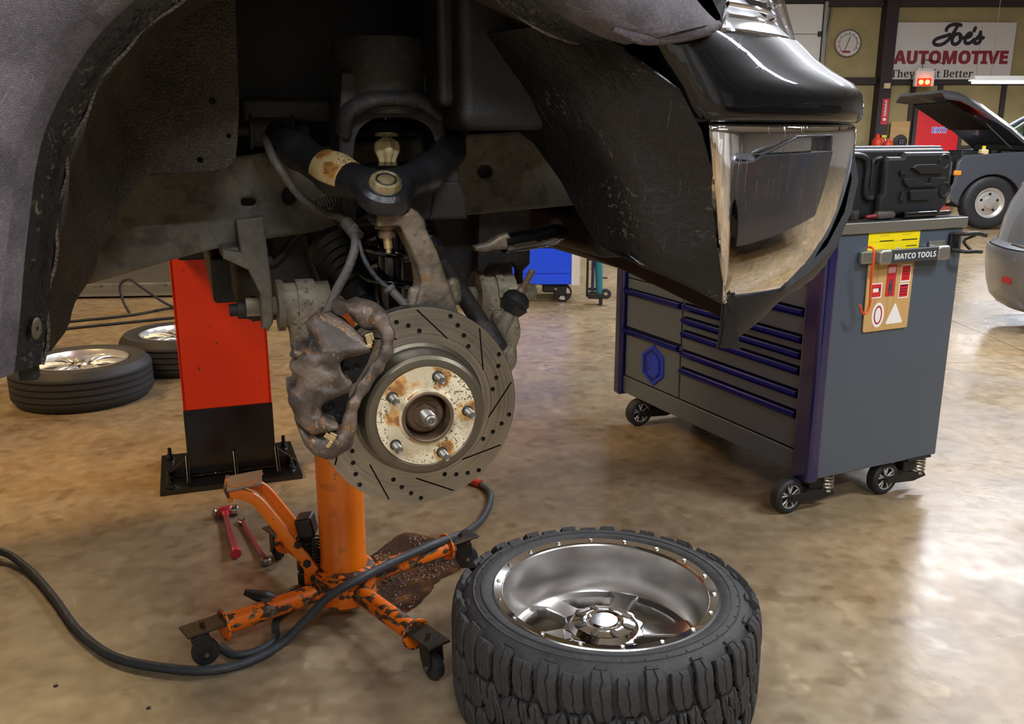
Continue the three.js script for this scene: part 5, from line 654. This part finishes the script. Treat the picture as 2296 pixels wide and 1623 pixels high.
// ------------------------------------------------------------------ suspension and brake of the raised truck
{
  const t = TRUCK;
  // caliper body
  const CB = [[-.170, .153], [-.156, .177], [-.144, .179], [-.128, .170], [-.112, .155], [-.101, .142], [-.090, .125], [-.090, .118], [-.109, .116], [-.128, .115], [-.139, .106], [-.138, .092], [-.130, .079], [-.121, .073], [-.128, .054], [-.150, .051], [-.166, .043], [-.172, .034], [-.170, .022], [-.161, .013], [-.147, .007], [-.147, -.004], [-.169, -.008], [-.190, -.012], [-.201, -.002], [-.212, .011], [-.214, .026], [-.217, .041], [-.216, .063], [-.207, .064], [-.202, .083], [-.206, .103], [-.204, .119], [-.192, .130], [-.176, .129]];
  const cal = part('brake_caliper', nets((x, y, z) => {
    const top = .024 - 3.2 * (x + .135) * (x + .135) * (x < -.135 ? 1 : .3) - .9 * Math.max(0, y - .13) * 1; let d = smax(sdPoly(CB, x, y) + .001, z - top, .018); d = smax(d, -.105 - z, .012);
    d = smin(d, cap(x, y, z, [-.2, .1, -.02, .016], [-.152, .083, .008, .009]), .012); d = smin(d, cap(x, y, z, [-.205, .045, -.02, .015], [-.155, .062, .009, .009]), .012); d = smin(d, cap(x, y, z, [-.165, .16, -.03, .02], [-.12, .13, .0, .014]), .014);
    d = smax(d, -cap(x, y, z, [-.172, .106, .022, .006], [-.15, .095, .03, .006]), .006); d = smax(d, -cap(x, y, z, [-.168, .074, .024, .006], [-.146, .068, .03, .006]), .006); d = smax(d, -cap(x, y, z, [-.185, .028, .016, .005], [-.178, .058, .02, .005]), .006);
    return d + bump3(x, y, z, .0013);
  }, [-.235, -.03, -.12], [-.07, .2, .05], .0026), M.caliper, t);
  part('bleed_screw', rod([-.2, .118, -.01], [-.212, .124, -.004], .008, .006, 8), M.caliper, cal);
  part('brake_pad', plate([[-.15, .045], [-.125, .11], [-.1, .135], [-.075, .125], [-.09, .09], [-.11, .06]], -.045, -.03, .002), M.plasticBlack, cal); part('brake_pad', plate([[-.19, .0], [-.185, .045], [-.16, .06], [-.12, .055], [-.125, .02], [-.13, -.01]], -.045, -.03, .002), M.plasticBlack, cal);
  for (const [x, y] of [[-.107, .087], [-.124, .083], [-.151, .026], [-.141, .011]]) part('pad_pin_hole', lathe([[0, .0005], [.0035, .0005], [.0048, .0016], [.0052, 0], [0, 0]], 16, [x, y, -.0298], [PI / 2, 0, 0]), M.black, cal);
  const BK = [[-.085, .178, -.03, .017], [-.072, .168, -.004, .013], [-.062, .145, .004, .010], [-.065, .117, .006, .0088], [-.081, .092, .006, .0085], [-.105, .062, .006, .0085], [-.122, .036, .005, .0085], [-.128, .012, .004, .009], [-.13, -.006, .0, .0105], [-.142, -.028, -.006, .017], [-.16, -.038, -.01, .02]];
  const BT = [[-.120, .19], [-.108, .187], [-.094, .193], [-.067, .184], [-.058, .167], [-.066, .152], [-.088, .147], [-.100, .153], [-.111, .171], [-.121, .179]], BB = [[-.209, .001], [-.189, -.015], [-.168, -.012], [-.146, -.007], [-.139, -.013], [-.137, -.031], [-.151, -.049], [-.168, -.055], [-.186, -.052], [-.200, -.033], [-.205, -.015]];
  const brk = part('caliper_bracket', nets((x, y, z) => { let d = chain(x, y, z, BK, .01); d = smin(d, smax(sdPoly(BT, x, y), Math.abs(z + .055) - .045, .014), .012); d = smin(d, smax(sdPoly(BB, x, y), Math.abs(z + .05) - .048, .02), .012); return d + bump3(x, y, z, .0012); }, [-.225, -.07, -.12], [-.04, .205, .03], .0026), M.caliper, t);
  for (const [x, y, a] of [[-.094, .141, .2], [-.163, -.014, .9]]) part('pad_clip', [box(.009, .018, .004, [x, y, .012], [0, 0, a], .001), box(.012, .006, .006, [x - .002, y - .011, .014], [0, 0, a], .001), box(.004, .012, .01, [x + .006, y + .004, .008], [0, 0, a], .001)], M.brassy, brk);
  part('slide_pin', [rod([-.128, .182, -.09], [-.128, .182, -.05], .012), cyl(.011, .011, .014, [-.128, .182, -.044], [PI / 2, 0, 0], 6)], M.caliper, brk);
  // knuckle
  const KN = [[-.053, .304], [-.052, .331], [-.001, .329], [.006, .337], [.020, .330], [.032, .313], [.034, .299], [.052, .261], [.066, .219], [.076, .189], [.088, .15], [.086, .06], [.0, .06], [.006, .16], [.017, .195], [.019, .207], [.015, .234], [.004, .265], [-.010, .294], [-.014, .304]];
  const kn = part('steering_knuckle', nets((x, y, z) => { let d = smax(sdPoly(KN, x, y) + .001, Math.abs(z + .125) - .03, .007); d = smin(d, cap(x, y, z, [.082, .2, -.115, .012], [.086, .175, -.115, .012]), .008); d = smin(d, cap(x, y, z, [.012, .19, -.115, .01], [.008, .16, -.115, .012]), .008); return d + bump3(x, y, z, .001); }, [-.07, .05, -.17], [.11, .35, -.08], .0022), M.forged, t);
  part('ball_joint_nut', [cyl(.014, .015, .016, [-.03, .292, -.125], [0, 0, 0], 6), cyl(.02, .02, .004, [-.03, .302, -.125])], M.rustSteel, kn); part('ball_joint_stud', [rod([-.03, .29, -.125], [-.028, .266, -.125], .008, .0075, 14), rod([-.028, .268, -.125], [-.028, .258, -.125], .0052, .0048, 10)], M.brassy, kn);
  // upper control arm
  const A1 = [[-.05, .368, -.125, .028], [-.1, .386, -.2, .033], [-.15, .425, -.3, .029], [-.178, .458, -.39, .025]], A2 = [[-.01, .369, -.125, .028], [.06, .388, -.19, .03], [.12, .425, -.25, .026], [.156, .475, -.33, .025], [.172, .525, -.4, .025]];
  const uca = part('upper_control_arm', nets((x, y, z) => { let d = smin(chain(x, y, z, A1, .02), chain(x, y, z, A2, .02), .03); d = smin(d, smax(Math.hypot(x + .036, (z + .115)) - .045, Math.abs(y - .363 + (z + .115) * .35) - .018, .012), .016); return d; }, [-.22, .29, -.44], [.21, .57, -.05], .004), M.armBlack, t);
  const tilt = [0.6, 0, 0], at = [-.036, .378, -.092]; part('ball_joint_cap', tf(lathe([[0, .006], [.014, .006], [.0165, .004], [.017, .007], [.02, .0085], [.024, .007], [.0268, .002], [.0275, -.004], [.028, -.012], [0, -.012]], 48, [0, 0, 0], [0, 0, 0], .5), at, tilt), M.capTan, uca); part('cap_ring', tf(lathe([[.0145, .0075], [.0158, .0085], [.0172, .0075], [.0158, .006], [.0145, .0075]], 40), at, tilt), M.black, uca);
  part('joint_collar', tf(lathe([[.028, -.014], [.029, -.004], [.034, -.004], [.042, -.01], [.046, -.02], [.046, -.034], [0, -.036]], 48, [0, 0, 0], [0, 0, 0], .5), at, tilt), M.armBlack, uca);
  { const p0 = [-.078, .375, -.17], p1 = [-.116, .399, -.234], dx = p1[0] - p0[0], dy = p1[1] - p0[1], dz = p1[2] - p0[2], L = Math.hypot(dx, dy, dz); part('arm_label', nets((x, y, z) => { const s = ((x - p0[0]) * dx + (y - p0[1]) * dy + (z - p0[2]) * dz) / L; return Math.max(chain(x, y, z, A1, .02) - .0016, Math.abs(s - L / 2) - L / 2 + .004, -.008 - (y - p0[1] - s * .31) - (x - p0[0]) * 0); }, [-.19, .33, -.31], [-.04, .46, -.12], .0025), M.tanLabel, uca); }
  for (const [x, y, s] of [[-.185, .462, 1], [.18, .53, 1]]) part('arm_bushing', [rod([x - .035, y, -.4], [x + .035, y, -.4], .03, .03, 24), rod([x - .04, y, -.4], [x - .035, y, -.4], .036), rod([x + .035, y, -.4], [x + .04, y, -.4], .036), rod([x - .06, y, -.4], [x + .07, y, -.4], .01), rod([x + .05, y, -.4], [x + .065, y, -.4], .018, .018, 6)], M.darkSteel, uca);
  part('ball_joint_boot', lathe([[0, -.03], [.03, -.03], [.033, -.024], [.029, -.02], [.034, -.015], [.03, -.01], [.035, -.004], [.03, 0], [0, 0]], 32, [-.03, .343, -.125], [.1, 0, 0]), M.plasticBlack, uca);
  // spring tower and coil-over
  const TO = [[-.084, .29], [-.084, .46], [-.074, .56], [.092, .56], [.112, .46], [.135, .4], [.15, .305]], TI = [[-.066, .28], [-.066, .42], [-.055, .462], [-.03, .484], [.01, .49], [.055, .487], [.085, .47], [.1, .43], [.107, .28]];
  part('spring_tower', plate(TO, -.36, -.245, .006, [smooth(TI.map(([x, y]) => [x, Math.max(y, .3), 0]), 40)]), M.darkSteel, t); part('tower_band', limb(smooth([[-.075, .455, -.25], [-.068, .49, -.235], [-.03, .512, -.228], [.01, .517, -.226], [.06, .512, -.23], [.1, .488, -.24]], 30), [.013], { n: 40, seg: 10, flat: 1.5 }), M.darkSteel, t);
  part('tower_drum', lathe([[0, .62], [.085, .62], [.09, .6], [.09, .5], [.085, .49], [0, .49]], 40, [.01, 0, -.31]), M.darkSteel, t); part('tower_gusset', plate([[.075, .3], [.09, .372], [.135, .37], [.15, .34], [.15, .3]], -.27, -.24, .006), M.darkSteel, t); part('tower_brace', bar(-.236, -.07, .478, .52, -.44, -.38, .01), M.darkSteel, t);
  const AX = [.012, 0, -.3]; part('coil_spring', [helix(.056, .17, .4, 4.2, .0075, AX, 150)], M.glossBlack, t);
  part('spring_seat', [lathe([[0, .405], [.03, .405], [.055, .398], [.066, .4], [.07, .394], [.06, .385], [.03, .38], [0, .38]], 40, AX), lathe([[.02, .48], [.05, .478], [.06, .472], [.05, .466], [.066, .458], [.05, .452], [.025, .45]], 40, AX)], M.glossBlack, t);
  part('damper', [rod([AX[0], .05, -.29], [AX[0], .38, -.3], .026, .026, 24), rod([AX[0], .4, -.3], [AX[0], .5, -.3], .006, .006, 12)], M.glossBlack, t);
  part('bump_stop', nets((x, y, z) => { const X = x - AX[0], Z = z + .3, r = Math.hypot(X, Z); return r - (.0185 + .0045 * Math.cos((y - .43) * 110) + .0025 * Math.sin(Math.atan2(Z, X) * 5)) + Math.max(0, Math.abs(y - .423) - .018) * 1.2; }, [-.03, .39, -.34], [.055, .46, -.26], .0022), M.cream, t);
  // lower control arm
  const L1 = [[-.14, .115, -.38, .045], [-.138, .05, -.36, .034], [-.115, -.02, -.3, .032], [-.06, -.1, -.2, .032], [0, -.14, -.13, .036]], L2 = [[.252, .12, -.38, .046], [.262, .05, -.365, .034], [.245, .0, -.33, .03], [.15, -.07, -.24, .03], [.05, -.13, -.16, .034], [0, -.14, -.13, .036]];
  const lca = part('lower_control_arm', nets((x, y, z) => smin(chain(x, y, z, L1, .02), chain(x, y, z, L2, .02), .03) + bump3(x, y, z, .0015), [-.2, -.2, -.45], [.32, .18, -.07], .0045), M.dustyGrid, t);
  for (const [a, b, c] of [[-.205, -.085, .132], [.2, .3, .128]]) part('arm_bushing', [rod([a + .02, c, -.38], [b - .012, c, -.38], .043, .043, 32), rod([a + .008, c, -.38], [a + .02, c, -.38], .05, .05, 32), rod([a + .045, c, -.38], [b - .04, c, -.38], .049, .049, 32), rod([a - .05, c, -.38], [b + .04, c, -.38], .018, .018, 20)], M.dusty, lca);
  part('cam_bolt', [rod([-.27, .125, -.4], [-.2, .125, -.4], .018, .022, 20), rod([-.285, .125, -.4], [-.265, .125, -.4], .013, .013, 6), rod([-.245, .125, -.4], [-.235, .125, -.4], .025, .025, 24)], M.darkSteel, lca); part('arm_bolt', [rod([.24, .1, -.33], [.24, .062, -.318], .012, .012, 14), rod([.24, .062, -.318], [.24, .055, -.314], .011, .009, 14)], M.dusty, lca);
  const HB = [[-.262, .30], [-.212, .305], [-.208, .241], [-.204, .172], [-.206, .1], [-.217, .083], [-.228, .09], [-.227, .156], [-.246, .204], [-.29, .228], [-.29, .246], [-.257, .239]];
  part('rear_arm_bracket', [plate(HB.map(([x, y]) => [-.35 + (x + .35) * .968, .455 + (y - .455) * .968]), -.345, -.318, .005), bar(-.262, -.214, .24, .3, -.43, -.335, .006), bar(-.295, -.23, .236, .252, -.5, -.34, .006)], M.rail, t); part('front_arm_bracket', plate([[.235, .31], [.352, .31], [.35, .18], [.334, .165], [.336, .112], [.326, .08], [.316, .085], [.322, .12], [.322, .168], [.31, .184], [.258, .184], [.246, .172], [.243, .08], [.225, .07]], -.46, -.43, .004), M.darkSteel, t);
  // drive shaft boot, tie rod, anti-roll bar
  const ribs = []; for (let i = 0; i < 7; i++) { const r = lerp(.062, .034, i / 6); ribs.push([r, .02 + i * .02], [r * .84, .03 + i * .02]); } part('drive_shaft_boot', [latheAlong([[0, 0], [.06, 0], [.066, .01], ...ribs, [.02, .17], [.02, .3], [0, .3]], [-.06, .23, -.46], [-.01, .05, -.17], 36, .4)], M.plasticBlack, t);
  const tr = part('tie_rod', [rod([.107, .212, -.262], [.16, .085, -.12], .0165, .0165, 20), rod([.15, .11, -.145], [.165, .075, -.11], .021, .019, 16)], M.darkSteel, t);
  const rb = []; for (let i = 0; i < 6; i++) { const r = lerp(.036, .022, i / 5); rb.push([r, .015 + i * .011], [r * .86, .0205 + i * .011]); } part('tie_rod_boot', latheAlong([[0, 0], [.034, .0], [.037, .008], ...rb, [.02, .085], [.019, .1], [0, .1]], [.075, .297, -.36], [.109, .21, -.26], 32, .4), M.plasticBlack, tr);
  part('anti_roll_bar', [limb([[.38, .262, -.36], [.354, .26, -.3], [.3, .252, -.29], [.235, .246, -.28]], [.022, .022, .0215, .019], { n: 20, seg: 20 })], M.glossBlack, t); part('bar_eye', [plate([[.172, .236], [.17, .244], [.2, .25], [.222, .262], [.24, .268], [.25, .255], [.245, .235], [.215, .236], [.195, .232]], -.29, -.265, .006)], M.forged, t);
  const sl = part('stabiliser_link', rod([.165, .045, -.17], [.222, .128, -.2], .0125, .0125, 18), M.rail, t); part('link_boot', latheAlong([[0, -.012], [.02, -.012], [.024, -.006], [.027, 0], [.03, .004], [.026, .008], [.028, .014], [.022, .026], [.012, .032], [0, .032]], [.225, .134, -.2], [.262, .196, -.2], 28), M.plasticBlack, sl); const lt = []; for (let i = 0; i < 9; i++) lt.push([.0066, .042 + i * .004], [.0056, .044 + i * .004]); part('link_stud', latheAlong([[0, .02], [.0095, .02], [.009, .04], ...lt, [.006, .08], [0, .081]], [.225, .134, -.2], [.262, .196, -.2], 18, .3), M.rustSteel, sl);
  // lines
  const bh = part('brake_hose', tube([[-.2, .45, -.37], [-.19, .405, -.3], [-.166, .366, -.3], [-.143, .338, -.3], [-.112, .317, -.28], [-.09, .311, -.22], [-.078, .296, -.19], [-.08, .272, -.15], [-.096, .237, -.13], [-.122, .205, -.1], [-.148, .172, -.06], [-.16, .158, -.045]], .0078, 90, 12), M.hoseBrown, t);
  part('hose_end', [rod([-.158, .162, -.05], [-.168, .146, -.03], .012, .011, 14), rod([-.168, .148, -.035], [-.186, .118, -.02], .0062, .0062, 10), rod([-.152, .16, -.045], [-.145, .156, -.03], .01, .01, 6)], M.darkSteel, bh); part('hose_clip', [rod([-.085, .305, -.2], [-.072, .283, -.17], .012, .012, 12), box(.02, .012, .012, [-.078, .296, -.178], [0, 0, .8], .003)], M.hoseBrown, bh); part('hose_coil_guard', helix(.009, 0, .05, 9, .002, [0, 0, 0], 90).rotateZ(-1.25).translate(-.128, .326, -.29), M.hoseBrown, bh);
  part('sensor_wire', tube([[-.076, .29, -.175], [-.074, .275, -.15], [-.067, .246, -.14], [-.047, .213, -.135], [-.028, .195, -.13], [-.008, .172, -.12], [0, .16, -.11]], .0042, 50, 8), M.hose, t); part('sensor_plug', rod([-.028, .197, -.13], [-.002, .165, -.115], .0078, .007, 12), M.hoseBrown, t);
  part('hose_tab', [rod([-.03, .199, -.13], [-.026, .193, -.128], .011, .011, 12)], M.hoseBrown, t);
  part('body_wire', tube([[-.2, .26, -.5], [-.19, .2, -.49], [-.13, .26, -.48], [-.115, .2, -.45], [-.1, .14, -.42]], .006, 40, 8), M.darkSteel, t);
}
renderer.render(scene, camera);
